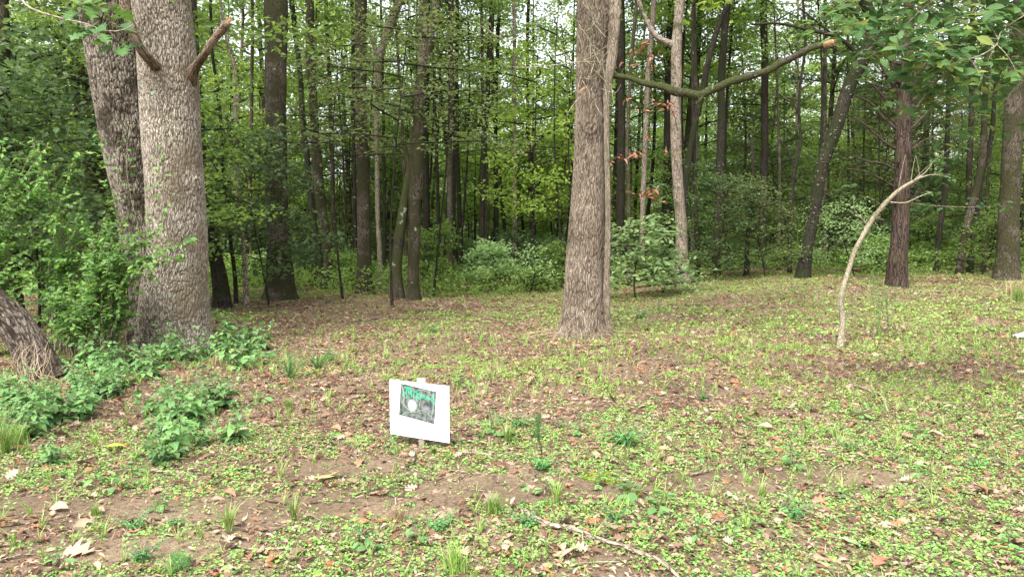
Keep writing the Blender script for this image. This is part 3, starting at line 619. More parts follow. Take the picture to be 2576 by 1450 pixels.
T3('dark straight trunk right of the pale straight one', 27, [(1800, 668, 21), (1806, 546, 20), (1811, 437, 20), (1813, 330, 20), (1814, 218, 18), (1822, 80, 18), (1828, 0, 19)], M_dark, (TALL[0], 1.5, 1))
T3('black leaning trunk crossing behind the long bare limb', 26, [(1716, 640, 15), (1724, 475, 16), (1740, 355, 16), (1762, 246, 15), (1784, 147, 14), (1806, 65, 13), (1833, 0, 13)], M_dark)
T3('thin brown stem between the pale straight and the dark straight trunk', 28.5, [(1742, 650, 12), (1746, 469, 11), (1751, 273, 10), (1747, 120, 10), (1743, 0, 10)], M_mid)
T3('grey stem seen left of the pale straight trunk under the bare limb', 28, [(1615, 660, 14), (1617, 491, 13), (1622, 400, 13), (1628, 218, 13), (1645, 0, 13)], M_pale, (TALL[4], 2, 1))
T3('thick dark trunk close behind the reddish tree on its right', 30, [(1556, 660, 26), (1560, 507, 22), (1562, 330, 20), (1562, 100, 20), (1560, 0, 20)], M_dark, (TALL[3], 0, 1))
T3('brown twisted stem right behind the vine of the reddish tree', 25, [(1582, 660, 12), (1580, 491, 11), (1577, 380, 10), (1581, 245, 9), (1592, 110, 9), (1601, 0, 9)], M_mid)
T3('dark green mossy trunk left of the pale straight trunk', 31, [(1674, 650, 24), (1677, 500, 23), (1680, 327, 22), (1684, 150, 21), (1690, 0, 20)], M_dark, (TALL[1], 0, 1))
T3('crooked dark sapling stem midway to the leaning ivy trunk', 25, [(1877, 668, 12), (1880, 600, 10), (1890, 518, 10), (1895, 430, 7), (1888, 330, 6)], M_dark, ztop=0)
T3('dark trunk in the leaves midway to the leaning ivy trunk', 29, [(1917, 655, 20), (1920, 480, 18), (1923, 327, 18), (1922, 150, 17), (1920, 0, 17)], M_dark, (TALL[2], 0, 1))
T3('leaning dark trunk wrapped in ivy leaves, right half of the wood', 23.5, [(2022, 671, 32), (2033, 610, 27), (2047, 546, 27), (2062, 437, 30), (2080, 380, 31), (2100, 327, 32), (2120, 270, 32), (2137, 218, 32), (2160, 170, 31), (2177, 136, 30), (2196, 85, 29), (2190, 40, 27), (2170, 0, 26), (2150, -60, 24)], M_dark, (TALL[3], 2, 1.1), seg=18, ivy=True,
   extra=[[(2166, 158, 14), (2140, 120, 11), (2100, 92, 9), (2030, 75, 8), (1960, 60, 6), (1890, 62, 5)], [(2196, 85, 18), (2215, 40, 16), (2235, -20, 14)], [(2100, 92, 6), (2060, 60, 5), (2010, 20, 4)], [(2188, 100, 12), (2170, 60, 9), (2140, 20, 8), (2100, -20, 6)]])
T3('slender crooked stem left of the leaning ivy trunk', 26, [(1986, 655, 10), (1988, 518, 9), (2000, 425, 9), (2013, 355, 8), (2010, 280, 7), (2013, 218, 7), (2024, 109, 7), (2020, 0, 6)], M_dark, extra=[[(2000, 425, 5), (1990, 400, 4), (1975, 370, 4), (1960, 355, 3)], [(2013, 300, 5), (1995, 262, 4), (1975, 250, 3), (1952, 230, 2)]])
T3('thin straight stem just behind the leaning ivy trunk', 29, [(2077, 640, 11), (2076, 573, 10), (2073, 327, 10), (2073, 164, 9), (2076, 0, 9)], M_mid, (TALL[0], 1, 1))
ced = [[(2270, 250, 14), (2240, 205, 11), (2215, 160, 9), (2195, 130, 7)], [(2272, 235, 13), (2255, 190, 11), (2240, 150, 9), (2228, 110, 7)], [(2285, 240, 12), (2310, 190, 9), (2340, 150, 7), (2380, 120, 5)], [(2285, 262, 10), (2330, 225, 7), (2375, 190, 6), (2420, 172, 4)],
       [(2262, 330, 8), (2225, 300, 6), (2190, 260, 5), (2150, 240, 4)], [(2262, 380, 7), (2215, 350, 6), (2170, 310, 4), (2140, 290, 3)], [(2285, 330, 7), (2325, 290, 6), (2365, 262, 4), (2405, 240, 3)], [(2285, 300, 7), (2320, 250, 6), (2350, 215, 4), (2370, 180, 3)],
       [(2265, 290, 8), (2235, 262, 7), (2205, 225, 5), (2180, 205, 4)], [(2262, 430, 6), (2220, 412, 5), (2180, 405, 4), (2145, 392, 3)], [(2285, 380, 6), (2330, 350, 5), (2370, 335, 4), (2410, 300, 3)], [(2264, 480, 6), (2215, 450, 5), (2170, 430, 3), (2130, 425, 3)]]
rc = random.Random(5)
for i in range(34):
    y0 = rc.uniform(150, 520); sd_ = rc.choice((-1, 1)); l = rc.uniform(40, 130) * (1.2 - y0 / 700); y1 = y0 - l * rc.uniform(.1, 1.1); x0 = 2270 + sd_ * 6; x1 = x0 + sd_ * l
    ced.append([(x0, y0, 5), ((x0 + x1) / 2, (y0 + y1) / 2 + rc.uniform(2, 14), 3.5, rc.uniform(-.6, .4)), (x1, y1, 1.5, rc.uniform(-1.2, .6))])
T3('reddish dark trunk with many bare branches spreading from it, right half of the wood', 20.3, [(2257, 668, 50), (2261, 620, 43), (2266, 546, 41), (2268, 437, 38), (2271, 327, 36), (2275, 240, 33), (2281, 130, 27), (2286, 0, 24)], M_cedar, (TALL[1], 1, 1), seg=20, extra=ced, flare=.15)
T3('stout dark brown tree near the right edge of the picture', 22, [(2531, 680, 56), (2535, 600, 50), (2541, 437, 46), (2549, 273, 43), (2558, 180, 42), (2566, 90, 41), (2572, 0, 41)], M_mid, (TALL[4], 0, 1.1), seg=22, flare=.2)
T3('leaning grey trunk left of the stout tree at the right edge', 25, [(2416, 650, 17), (2434, 560, 17), (2449, 491, 17), (2462, 437, 16), (2471, 382, 16), (2477, 273, 14), (2484, 130, 13), (2488, 0, 12)], M_mid, (TALL[2], 0, 1))
T3('thinner leaning stem beside the leaning grey trunk', 26, [(2442, 640, 15), (2455, 546, 13), (2466, 464, 13), (2484, 380, 12), (2496, 327, 11), (2502, 230, 9), (2510, 60, 8)], M_dark)
T3('thin dark stem right of the spreading bare branches', 27, [(2356, 640, 14), (2366, 560, 13), (2378, 437, 12), (2384, 300, 11), (2390, 100, 9)], M_dark, (TALL[3], 1, 1))
T3('grey stem between the thin dark stem and the leaning grey trunk', 29, [(2436, 640, 14), (2437, 437, 14), (2441, 300, 13), (2444, 100, 12)], M_mid)
T3('thin dark stem right of the pale grey oak, curving to the left', 20, [(590, 690, 10), (580, 600, 9), (569, 500, 9), (559, 375, 8), (549, 240, 8), (535, 130, 7), (528, 0, 7)], M_dark, extra=[[(566, 460, 4), (530, 400, 4), (500, 330, 3), (488, 290, 2)]])
T3('slim mottled stem between the pale grey oak and the thick dark oak', 19.5, [(618, 715, 13), (611, 600, 10), (603, 500, 9), (599, 425, 9), (592, 300, 8), (591, 175, 9), (572, 110, 7), (560, 50, 6), (553, 0, 6)], M_pale)
T3('slim grey stem just left of the thick dark oak', 27, [(634, 705, 11), (630, 500, 10), (632, 350, 9), (633, 150, 8), (634, 0, 8)], M_mid, (TALL[0], 1, 1))
T3('dark stub of a trunk leaning left behind the pale grey oak', 19, [(556, 725, 40), (545, 660, 34), (530, 580, 30), (520, 515, 26), (512, 440, 22)], M_dark, ztop=9)
T3('thin dark stem left of the straight grey tree', 29, [(894, 690, 10), (892, 500, 10), (890, 330, 9), (886, 0, 9)], M_dark, (TALL[1], 1, 1))
T3('thin stem behind the leaning pair', 31, [(846, 695, 12), (838, 500, 11), (832, 300, 10), (822, 80, 9), (820, 0, 9)], M_mid, (TALL[4], 1, 1))
T3('pair of thin dark stems in one, behind the slim pale trunk', 31, [(968, 700, 8), (966, 500, 8), (964, 300, 7), (960, 100, 7)], M_dark)

# curved pale sapling in the clearing
SP, SR = px_path([(2111, 877, 16), (2117, 835, 14), (2120, 800, 14), (2114, 765, 14), (2121, 725, 13), (2130, 694, 12.5), (2149, 633, 12), (2166, 600, 12), (2190, 557, 12), (2220, 518, 11), (2258, 480, 9), (2290, 460, 8), (2313, 447, 6)], 11.6, 0)
sb = SP[0].copy(); sb[2] = float(gz(sb[0], sb[1])); sap = thing('sapling', 'curved pale grey sapling bending right, alone in the clearing on the right', 'sapling', sb)
mb = MB(); trunk_mb(mb, SP, SR, 14, .08, .2, .006); link('trunk', mb.mesh('trunk', M_sapl, sb, attrs=True), sap)
mb = MB()
for pts in ([(2236, 508, 5, 0), (2258, 510, 4, -.05), (2280, 509, 3.5, -.1), (2310, 495, 2.5, -.1), (2342, 483, 2, -.15)], [(2313, 447, 5), (2340, 440, 2.5), (2370, 442, 1.5)], [(2300, 453, 4), (2330, 430, 2), (2350, 400, 1.2)], [(2280, 509, 2.5, -.1), (2330, 515, 2, 0), (2400, 520, 1.4, .1), (2500, 520, 1, .2)],
            [(2190, 557, 4), (2176, 575, 3), (2172, 585, 2)], [(2178, 560, 3), (2150, 530, 1.6), (2146, 490, 1.2)]): px_tube(pts, 11.6, 12, 6, mb)
link('branch', mb.mesh('branch', M_sapl, sb, attrs=True), sap)
tw_ = MB()
for i in range(12):
    k = rng.integers(8, len(SP)); q = SP[k]; e = q + rng.normal(0, 1, 3) * [.25, .2, .2] + [.05, 0, .15]; add_tube(tw_, smooth_path([q, (q + e) / 2 + [0, 0, .03], e], 6), np.linspace(.006, .002, 6), 5)
link('twig', tw_.mesh('twig', M_sapl, sb, attrs=True), sap)
mb = MB(); tp = np.array([at(x, y, 11.6) for x, y in ((2368, 442), (2380, 400), (2350, 400), (2400, 520), (2430, 512), (2460, 500), (2490, 512), (2345, 484), (2330, 520), (2520, 520), (2146, 490), (2140, 470), (2300, 530), (2370, 415), (2385, 455))])
sprays(mb, tp, 5, .07, .10, OVAL, .5); link('leaves', mb.mesh('leaves', M_hick, sb, smooth=False), sap)

# ------------------------------------------------------------------ the wood behind
def clear_of(x, y, d): return all((x - a) ** 2 + (y - b) ** 2 > d * d for a, b in NAMED)
st = {}; R2 = random.Random(11)
REF = [(440, 'the pale grey oak'), (704, 'the thick dark oak'), (830, 'the leaning pair of trunks'), (917, 'the straight grey tree'), (1030, 'the forked tree'), (1131, 'the thin straight brown trunk'), (1211, 'the swaying dark trunk'), (1339, 'the slender stem beside the reddish tree'),
       (1469, 'the reddish tree'), (1716, 'the pale straight trunk'), (1800, 'the dark straight trunk'), (2030, 'the leaning ivy trunk'), (2257, 'the trunk with spreading bare branches'), (2356, 'the thin dark stem at right'), (2531, 'the stout tree at the right edge')]
ORD = ('nearest', 'second', 'third', 'fourth', 'fifth', 'sixth', 'seventh'); CNT = {}
def zone(x, y):
    px = PXW / 2 + x / y * FPX
    return 'left of the picture edge' if px < -60 else 'right of the picture edge' if px > PXW + 60 else 'behind ' + min(REF, key=lambda v: abs(v[0] - px))[1]
def near_label(kind, x, y, ymax):
    if y > ymax: return None
    px = PXW / 2 + x / y * FPX
    if not 0 < px < PXW: return None
    q, nm = min(REF, key=lambda v: abs(v[0] - px)); k = (kind, nm, px < q); n = CNT.get(k, 0); CNT[k] = n + 1
    return None if n >= len(ORD) else '%s %s in the wood, %s of %s' % (ORD[n], kind, 'left' if px < q else 'right', nm)
def edge_y(x): return 23.5 + 2.2 * float(sstep((x + 1) / 8)) + .6 * math.sin(x * .9)
pts = []
def scatter_xy(n, y0, y1, dmin, extra=3, tries=9000, hid=True):
    out = []
    for _ in range(tries):
        if len(out) >= n: break
        y = R2.uniform(y0, y1); hw = .70 * y + extra; x = R2.uniform(-hw, hw)
        if y < edge_y(x) + 1: continue
        if not (hid and hides(x, y)) and clear_of(x, y, dmin) and all((x - a) ** 2 + (y - b) ** 2 > dmin * dmin for a, b in out): out.append((x, y))
    return out
for x, y in scatter_xy(125, 29, 74, 1.7):
    k = R2.randrange(5); place(st, 'T%d' % k, TALL[k], ('forest_tree', 'trunk', 'crown'), 'slender leafy tree deep in the wood ' + zone(x, y), 'tree', 'slender trees deep in the wood', x, y, R2.uniform(0, 6.28), R2.uniform(.8, 1.25))
for x, y in sorted(scatter_xy(170, 26, 62, 1.2), key=lambda v: v[1]):
    k = R2.randrange(5); place(st, 'S%d' % k, SAPL[k], ('understory_tree', 'stem', 'crown'), near_label('young leafy tree', x, y, 31) or 'small young tree in the wood ' + zone(x, y), 'young tree', 'young trees among the trunks', x, y, R2.uniform(0, 6.28), R2.uniform(.75, 1.3))
for x, y in scatter_xy(70, 38, 64, 1.2):
    k = R2.choice((0, 1, 3)); place(st, 'S%d' % k, SAPL[k], (), 'small young tree in the wood ' + zone(x, y), 'young tree', 'young trees among the trunks', x, y, R2.uniform(0, 6.28), R2.uniform(.9, 1.5))
for x, y in sorted(scatter_xy(190, 24.3, 46, .8, hid=False), key=lambda v: v[1]):
    k = R2.choice((0, 0, 1, 1, 2, 2, 3)); place(st, 'B%d' % k, SHRUB[k], ('shrub', 'stem', 'foliage'), near_label('low shrub', x, y, 28) or 'low shrub in the undergrowth ' + zone(x, y), 'shrub', 'low shrubs in the undergrowth', x, y, R2.uniform(0, 6.28), R2.uniform(.6, 1.15))
# thin bare poles
POLE = [crown_var(77 + i, 12, 8.2, 7, 1.4, 9, .12, .22, M_lbg, trunk_r=(.05, .085, .07)[i], bend=(.35, .5, .2)[i], tmat=(M_dark, M_dark, M_mid)[i], name='thin_pole') for i in range(3)]
for x, y in scatter_xy(120, 25.5, 44, .7, hid=False):
    k = R2.randrange(3); place(st, 'P%d' % k, POLE[k], ('thin_tree', 'trunk', 'crown'), 'thin straight stem in the wood ' + zone(x, y), 'thin tree', 'very thin stems in the wood', x, y, R2.uniform(0, 6.28), R2.uniform(.7, 1.2))
# left side: darker young trees behind the glossy bush
for i, (x, y, k, sc, l) in enumerate([(-8.6, 14.0, 2, 1.1, 'dark leafy young tree at the left edge behind the glossy bush'), (-7.4, 16.5, 0, 1.0, 'leafy young tree just behind the second oak on the left'), (-10.6, 17.5, 3, 1.0, 'tall young tree at the far left edge of the wood'),
        (-9.6, 20.5, 4, 1.1, 'dull green young tree left of the dark trunk'), (-6.3, 20.0, 2, 1.1, 'dark young tree between the twin oaks and the wood'), (-12.8, 20, 0, 1.2, 'young tree at the left margin farthest from the oaks'), (-10.0, 12.9, 2, 1.25, 'dark young tree rising directly over the glossy bush'), (-10.3, 15.0, 2, 1.4, 'second dark young tree at the left edge, a little farther'), (-8.3, 17.6, 4, 1.2, 'dull leaved young tree nearest the second oak on its left')]):
    place(st, 'S%d' % k, SAPL[k], (), l, 'young tree', None, x, y, i * 1.3, sc)
for i, (x, y, k, sc, l) in enumerate([(-11.2, 15.5, 0, .8, 'tall leafy tree left of the oaks, only its leaves showing'), (-9.2, 18.8, 3, .8, 'tall dark tree between the left edge and the twin oaks')]):
    place(st, 'T%d' % k, TALL[k], (), l, 'tree', None, x, y, i * 1.3, sc)
# understory trees with dull leaves in front of the trunks in the middle
for i, (px, Y, k, sc, z, l) in enumerate([(985, 19.5, 4, 1.25, 0, 'dull olive understory tree spreading in front of the forked tree'), (860, 22, 4, 1.2, 0, 'olive leaved young tree between the leaning pair and the straight grey tree'), (1090, 23, 4, 1.1, 0, 'olive young tree right of the forked tree')]):
    c = at(px, 640, Y); LBx = crown_var(90 + i, 7.6, 4.0, 15, 2.6, 10, .13, .26, M_ldull, trunk_r=.035, lean=.12, twigs=5, tilt=.6, name='understory_tree')
    t = thing('understory_tree', l, 'young tree', (c[0], Y, float(gz(c[0], Y)))); link('stem', LBx[0], t); link('crown', LBx[1], t)
# pale broad-leaved bush and the dense dark bush on the right
def bush(label, name, px, Y, H, R, mat, L, nl, n, seed, tmpl=OVAL, lean=.5):
    v = crown_var(seed, H, .2, nl, R, n, L, .16, mat, twigs=5, lean=lean, tmpl=tmpl, trunk_r=.025, bend=.2, tilt=.4, name=name)
    c = at(px, 640, Y); t = thing(name, label, 'bush', (c[0], Y, float(gz(c[0], Y)) - .03)); link('stem', v[0], t); link('foliage', v[1], t); NAMED.append((c[0], Y)); return t
bush('pale broad leaved bush just right behind the reddish tree', 'bush', 1600, 20.5, 2.0, 1.4, M_pale_l, .17, 15, 5, 201, lean=.15)
bush('smaller pale broad leaved bush left of the pale straight trunk', 'bush', 1665, 21.3, 1.2, .9, M_pale_l, .14, 11, 4, 202, lean=.2)
bush('dense dark green bush right of the pale straight trunk', 'bush', 1800, 24.2, 3.4, 1.7, M_ldark, .09, 26, 12, 203, RHOMB, .3)
bush('dense dark bush between the pale trunk and the leaning ivy trunk', 'bush', 1925, 24.6, 3.0, 1.7, M_ldull, .09, 26, 12, 204, RHOMB, .3)
bush('olive bush in front of the spreading bare branches', 'bush', 2150, 24, 2.2, 1.4, M_pale_l, .09, 18, 10, 205, RHOMB, .3)
bush('green bush left of the stout tree at the right edge', 'bush', 2470, 24.5, 1.8, 1.4, M_lbg, .09, 18, 10, 206, RHOMB, .3)
bush('low bush with pale leaf tips between the thin trunks', 'bush', 1330, 24.8, 1.4, .7, M_pale_l, .10, 9, 5, 207, OVAL, .3)
# withered brown leaves hanging among the trunks
wb = MB(); ws = MB(); WP = []
for x, y, k in ((1600, 130, 5), (1628, 112, 8), (1580, 165, 3), (1650, 140, 5), (1640, 168, 5), (1580, 250, 3), (1610, 275, 4), (1655, 258, 6), (1680, 262, 8), (1690, 280, 5), (1560, 395, 5), (1590, 385, 8), (1605, 392, 5), (1685, 385, 6), (1620, 487, 8), (1642, 480, 8), (1655, 500, 7), (1595, 490, 5), (1640, 350, 3), (1540, 410, 3)):
    p = at(x, y, 22.5); WP.append(p); sprays(wb, [p], k, .10, .15, CURLED, 1.0)
for a, b_ in ((0, 1), (1, 3), (3, 4), (2, 0), (5, 6), (6, 7), (7, 8), (8, 9), (10, 11), (11, 12), (12, 18), (18, 13), (14, 15), (15, 16), (17, 14)): add_tube(ws, smooth_path([WP[a], (WP[a] + WP[b_]) / 2 + [0, 0, .08], WP[b_]], 6), .007, 4)
for k, tx, ty in ((4, 1690, 118), (9, 1704, 330), (13, 1704, 420), (16, 1706, 470)): add_tube(ws, smooth_path([WP[k], (WP[k] + at(tx, ty, 23.8)) / 2 + [0, 0, .1], at(tx, ty, 23.8)], 6), .01, 4)
wt = thing('dead_branches', 'withered brown leaf clusters on dead twigs reaching left from the pale straight trunk', 'dead branches', at(1704, 470, 23.8)); o_ = at(1704, 470, 23.8)
link('twig', ws.mesh('twig', M_dark, o_, attrs=True), wt); link('withered_leaves', wb.mesh('withered_leaves', M_wither, o_, smooth=False), wt)
# far trees closing the wood
fb = MB(); r = np.random.default_rng(9); n = 110000; X = r.uniform(-78, 78, n); Yy = r.uniform(74, 96, n); top = 4 + 8.5 * vnoise(X, Yy, .12, 4) - 2.5 * (np.abs(X + 2 - 55 * .35) < 9) ; Z = r.random(n) ** 1.25 * top
P = np.stack([X, Yy, gz(X, Yy) + Z], -1); scatter(fb, RHOMB, P, r.normal(0, .7, (n, 3)) + [0, -.2, .8], r.uniform(0, 6.28, n), r.uniform(.3, .55, n))
tag(link('far_wood', fb.mesh('far_wood', M_lbg, smooth=False)), 'mass of far off foliage closing the wood behind the last trunks', 'far wood', kind='stuff')
# undergrowth herbs on the forest floor
ub = MB(); n = 14000; y = 22.5 + 33 * r.random(n) ** 1.3 ; x = r.uniform(-1, 1, n) * (.72 * y + 2); k = y > np.array([edge_y(v) for v in x]) - 1.2 * r.random(n); x, y = x[k], y[k]
sprays(ub, np.stack([x, y, gz(x, y) + r.random(len(x)) ** 1.4 * .75 + .05], -1), 10, .14, .095, RHOMB, .8, r=r)
tag(link('undergrowth', ub.mesh('undergrowth', M_lbg, smooth=False)), 'knee high leafy undergrowth along the edge of the wood', 'undergrowth', kind='stuff')

# ------------------------------------------------------------------ left bushes, vines, overhanging branches
def shrub_stems(stems, mat, L, name, label, cat, base, tmpl=OVAL, gap=.042, side=4, smat=None, sl=.35, r=np.random.default_rng(2)):
    sm, lf = MB(), MB()
    for P in stems:
        Q = smooth_path(P, 26); add_tube(sm, Q, np.linspace(.010, .0035, 26), 6); allp = [Q[6:]]
        for k in range(side * 2):
            i = r.integers(5, 25); d = Q[min(25, i + 1)] - Q[i - 1]; d /= np.linalg.norm(d) + 1e-9; a = r.normal(0, .8, 3); a = a - d * np.dot(a, d); e = (a / np.linalg.norm(a) * .8 + d * .6) * sl * r.uniform(.5, 1.3)
            S2 = smooth_path([Q[i], Q[i] + e * .5 + [0, 0, .03], Q[i] + e + [0, 0, -.02]], 10); add_tube(sm, S2, np.linspace(.004, .0015, 10), 4); allp.append(S2)
        for A in allp:
            Ln = np.linalg.norm(np.diff(A, axis=0), axis=1).sum(); m = max(3, int(Ln / gap)); B = smooth_path(A, m); D = np.gradient(B, axis=0)
            for s in (0, 1):
                az = np.arctan2(D[:, 1], D[:, 0]) + (s * 2 - 1) * r.uniform(.6, 1.3, m)
                scatter(lf, tmpl, B, r.normal(0, .45, (m, 3)) + [0, -.25, 1], az, L * r.uniform(.5, 1.2, m))
    t = thing(name, label, cat, base); link('stem', sm.mesh('stem', smat or M_stick, base, attrs=True), t); link('foliage', lf.mesh('foliage', mat, base, smooth=False), t); return t
rr = np.random.default_rng(21)
def privet(label, px0, py0, Y, targets, seed):
    r = np.random.default_rng(seed); b0 = at(px0, py0, Y); b0[2] = float(gz(b0[0], b0[1])); stems = []
    for (tx, ty, dd) in targets:
        e = at(tx, ty, Y + dd); s = b0 + np.array([r.normal(0, .12), r.normal(0, .12), 0]); mid = s * .45 + e * .55 + np.array([(s[0] - e[0]) * .2, 0, .25 + .1 * r.random()]); q = s * .75 + e * .25 + np.array([0, 0, .25]); stems.append([s, q, mid, e])
    return shrub_stems(stems, M_privet, .080, 'bush', label, 'bush', tuple(b0), r=r)
def tg(n, x0, x1, y0, y1, d0, d1, seed):
    r = np.random.default_rng(seed); return [(r.uniform(x0, x1), r.uniform(y0, y1), r.uniform(d0, d1)) for _ in range(n)]
privet('glossy small leaved bush filling the left edge above the leaning trunk', -40, 800, 10.8, tg(26, -120, 130, 300, 720, -.5, .8, 1), 1)
privet('glossy small leaved bush between the left edge and the twin oaks', 175, 790, 11.2, tg(22, 60, 250, 340, 730, -.5, .8, 2), 2)
privet('glossy bush whose sprays reach across the foot of the twin oaks', 250, 830, 10.6, tg(11, 210, 340, 540, 760, -.5, .4, 3) + [(130, 760, -1.0), (80, 720, -1.2), (160, 790, -1.1), (60, 760, -1.3), (390, 640, -.1), (430, 610, -.2), (490, 600, -.3), (405, 570, -.2), (300, 690, -.3), (345, 585, -.2), (455, 640, -.3)], 3)
privet('lower part of glossy bush spilling down behind the leaning trunk', 190, 860, 10.6, tg(10, 110, 250, 680, 830, -.3, .4, 4), 4)
# vine leaves on the twin oaks
vb = MB(); vs = MB()
for path in ([(345, 720), (352, 600), (330, 500), (318, 420), (322, 350), (330, 300)], [(400, 640), (410, 540), (398, 450), (405, 370), (420, 310), (412, 285)], [(345, 700), (390, 590), (440, 560), (455, 500)], [(300, 560), (280, 470), (262, 380), (250, 330)]):
    Yv = 11.05 if path[0][0] != 345 and path[0][0] != 300 else 11.6
    Q = smooth_path([at(a, b_, Yv) for a, b_ in path], 40); add_tube(vs, Q, .004, 5); sprays(vb, Q[::2], 3, .07, .075, OVAL, .5, bias=(0, -.5, 1))
vt = thing('climbing_vine', 'thin vine with scattered leaves climbing the twin oaks', 'vine', at(345, 720, 11.6)); vo = at(345, 720, 11.6)
link('stem', vs.mesh('stem', M_sapl, vo, attrs=True), vt); link('foliage', vb.mesh('foliage', M_privet, vo, smooth=False), vt)

def overhang(name, label, tb, ztop, tr, branches, mat, tmpl, L, n, spread, twmat=M_stick, fan=None):
    """a tree rooted beside the view; its low branches reach into the picture"""
    base = np.array([tb[0], tb[1], float(gz(*tb))]); t = thing(name, label, 'tree', base); mb = MB()
    P = np.array([base - [0, 0, .1], base + [.05, .05, ztop * .4], base + [-.05, .1, ztop]]); trunk_mb(mb, P, np.array([tr, tr * .8, tr * .5]), 18)
    link('trunk', mb.mesh('trunk', M_mid, base, attrs=True), t); bm, lf = MB(), MB()
    for br in branches:
        pts = [np.array(p, float) if len(p) == 3 and isinstance(p, list) else at(*p) for p in br['path']]; r0 = br.get('r', .012)
        Q = smooth_path(pts, 36); add_tube(bm, Q, np.linspace(r0, r0 * .3, 36), 7)
        for k in range(br.get('twigs', 6)):
            i = int(br.get('from', .5) * 35 + rng.random() * (1 - br.get('from', .5)) * 35); a = rng.normal(0, 1, 3) * [1, .8, .45]; e = Q[i] + a / np.linalg.norm(a) * br.get('tl', .35) * rng.uniform(.5, 1.2) + [0, 0, -.05]
            S2 = smooth_path([Q[i], (Q[i] + e) / 2 + [0, 0, .03], e], 7); add_tube(bm, S2, np.linspace(.004, .0015, 7), 5)
            m = n; c = S2[rng.integers(2, 7, m)] if fan is None else np.repeat(S2[-1:], m, 0); az = rng.uniform(0, 6.283, m); N = rng.normal(0, .35, (m, 3)) + [0, -.45, 1]
            scatter(lf, tmpl, c + rng.normal(0, spread, (m, 3)) * [1, 1, .4], N, az, L * rng.uniform(.7, 1.25, m))
    link('branch', bm.mesh('branch', twmat, base, attrs=True), t); link('foliage', lf.mesh('foliage', mat, base, smooth=False), t); return t
overhang('hickory_tree', 'broad oval leaves of a tree hanging in at the upper right corner', (6.9, 7.6), 7.5, .14,
    [dict(path=[[6.9, 7.6, 4.2], [6.2, 7.4, 4.1], (2560, 60, 7.2), (2440, 100, 7.0), (2330, 130, 6.9), (2230, 120, 6.8), (2150, 60, 6.8)], twigs=44, tl=.45, **{'from': .45}),
     dict(path=[[6.9, 7.6, 4.6], [6.0, 7.3, 4.7], (2500, -60, 7.2), (2400, -10, 7.0), (2300, 20, 6.8), (2180, -10, 6.7), (2090, 5, 6.6)], twigs=44, tl=.45, **{'from': .4}),
     dict(path=[[6.9, 7.6, 3.9], [6.3, 7.4, 3.8], (2570, 130, 7.4), (2480, 180, 7.3), (2400, 190, 7.2), (2340, 230, 7.2), (2270, 190, 7.1)], twigs=30, tl=.38, **{'from': .42}),
     dict(path=[[6.9, 7.6, 5.0], [6.2, 7.6, 5.2], (2560, -90, 7.8), (2480, 0, 7.6), (2420, 60, 7.5)], twigs=34, tl=.5, **{'from': .45}),
     dict(path=[[6.9, 7.6, 4.3], [6.3, 7.2, 4.3], (2575, 40, 6.9), (2500, 120, 6.7), (2420, 150, 6.6), (2360, 110, 6.5), (2300, 90, 6.5)], twigs=30, tl=.4, **{'from': .4}),
     dict(path=[[6.9, 7.6, 4.1], [6.3, 7.8, 4.0], (2580, 200, 7.9), (2530, 250, 7.8), (2480, 230, 7.7), (2430, 250, 7.6), (2380, 290, 7.6)], twigs=18, tl=.36, **{'from': .4}),
     dict(path=[[6.9, 7.6, 4.8], [6.0, 7.3, 4.9], (2500, -90, 7.0), (2380, -20, 6.8), (2290, 50, 6.7), (2260, 110, 6.7), (2250, 160, 6.7)], twigs=30, tl=.36, **{'from': .5}),
     dict(path=[[6.9, 7.6, 3.6], [6.4, 7.5, 3.5], (2600, 180, 7.6), (2540, 120, 7.5), (2480, 170, 7.4), (2405, 195, 7.2), (2370, 215, 7.1), (2360, 235, 7.1), (2357, 262, 7.1)], twigs=8, tl=.3, **{'from': .4})],
    M_hick, OVAL, .125, 9, .08, M_sapl)
overhang('oak_tree', 'lobed green oak leaves of a tree hanging in at the upper left corner', (-4.9, 5.3), 6.5, .13,
    [dict(path=[[-4.9, 5.3, 3.6], (-20, -40, 6.1), (75, 20, 6.0), (150, 45, 6.0), (215, 60, 5.9), (265, 78, 5.8), (310, 76, 5.8), (335, 62, 5.8)], twigs=5, tl=.16, r=.014, **{'from': .86}),
     dict(path=[[-4.9, 5.3, 3.7], (20, -80, 6.1), (150, -10, 6.0), (220, 15, 6.0), (262, 30, 5.9)], twigs=3, tl=.14, **{'from': .86})], M_oakl, OAK, .155, 4, .04, M_sapl)

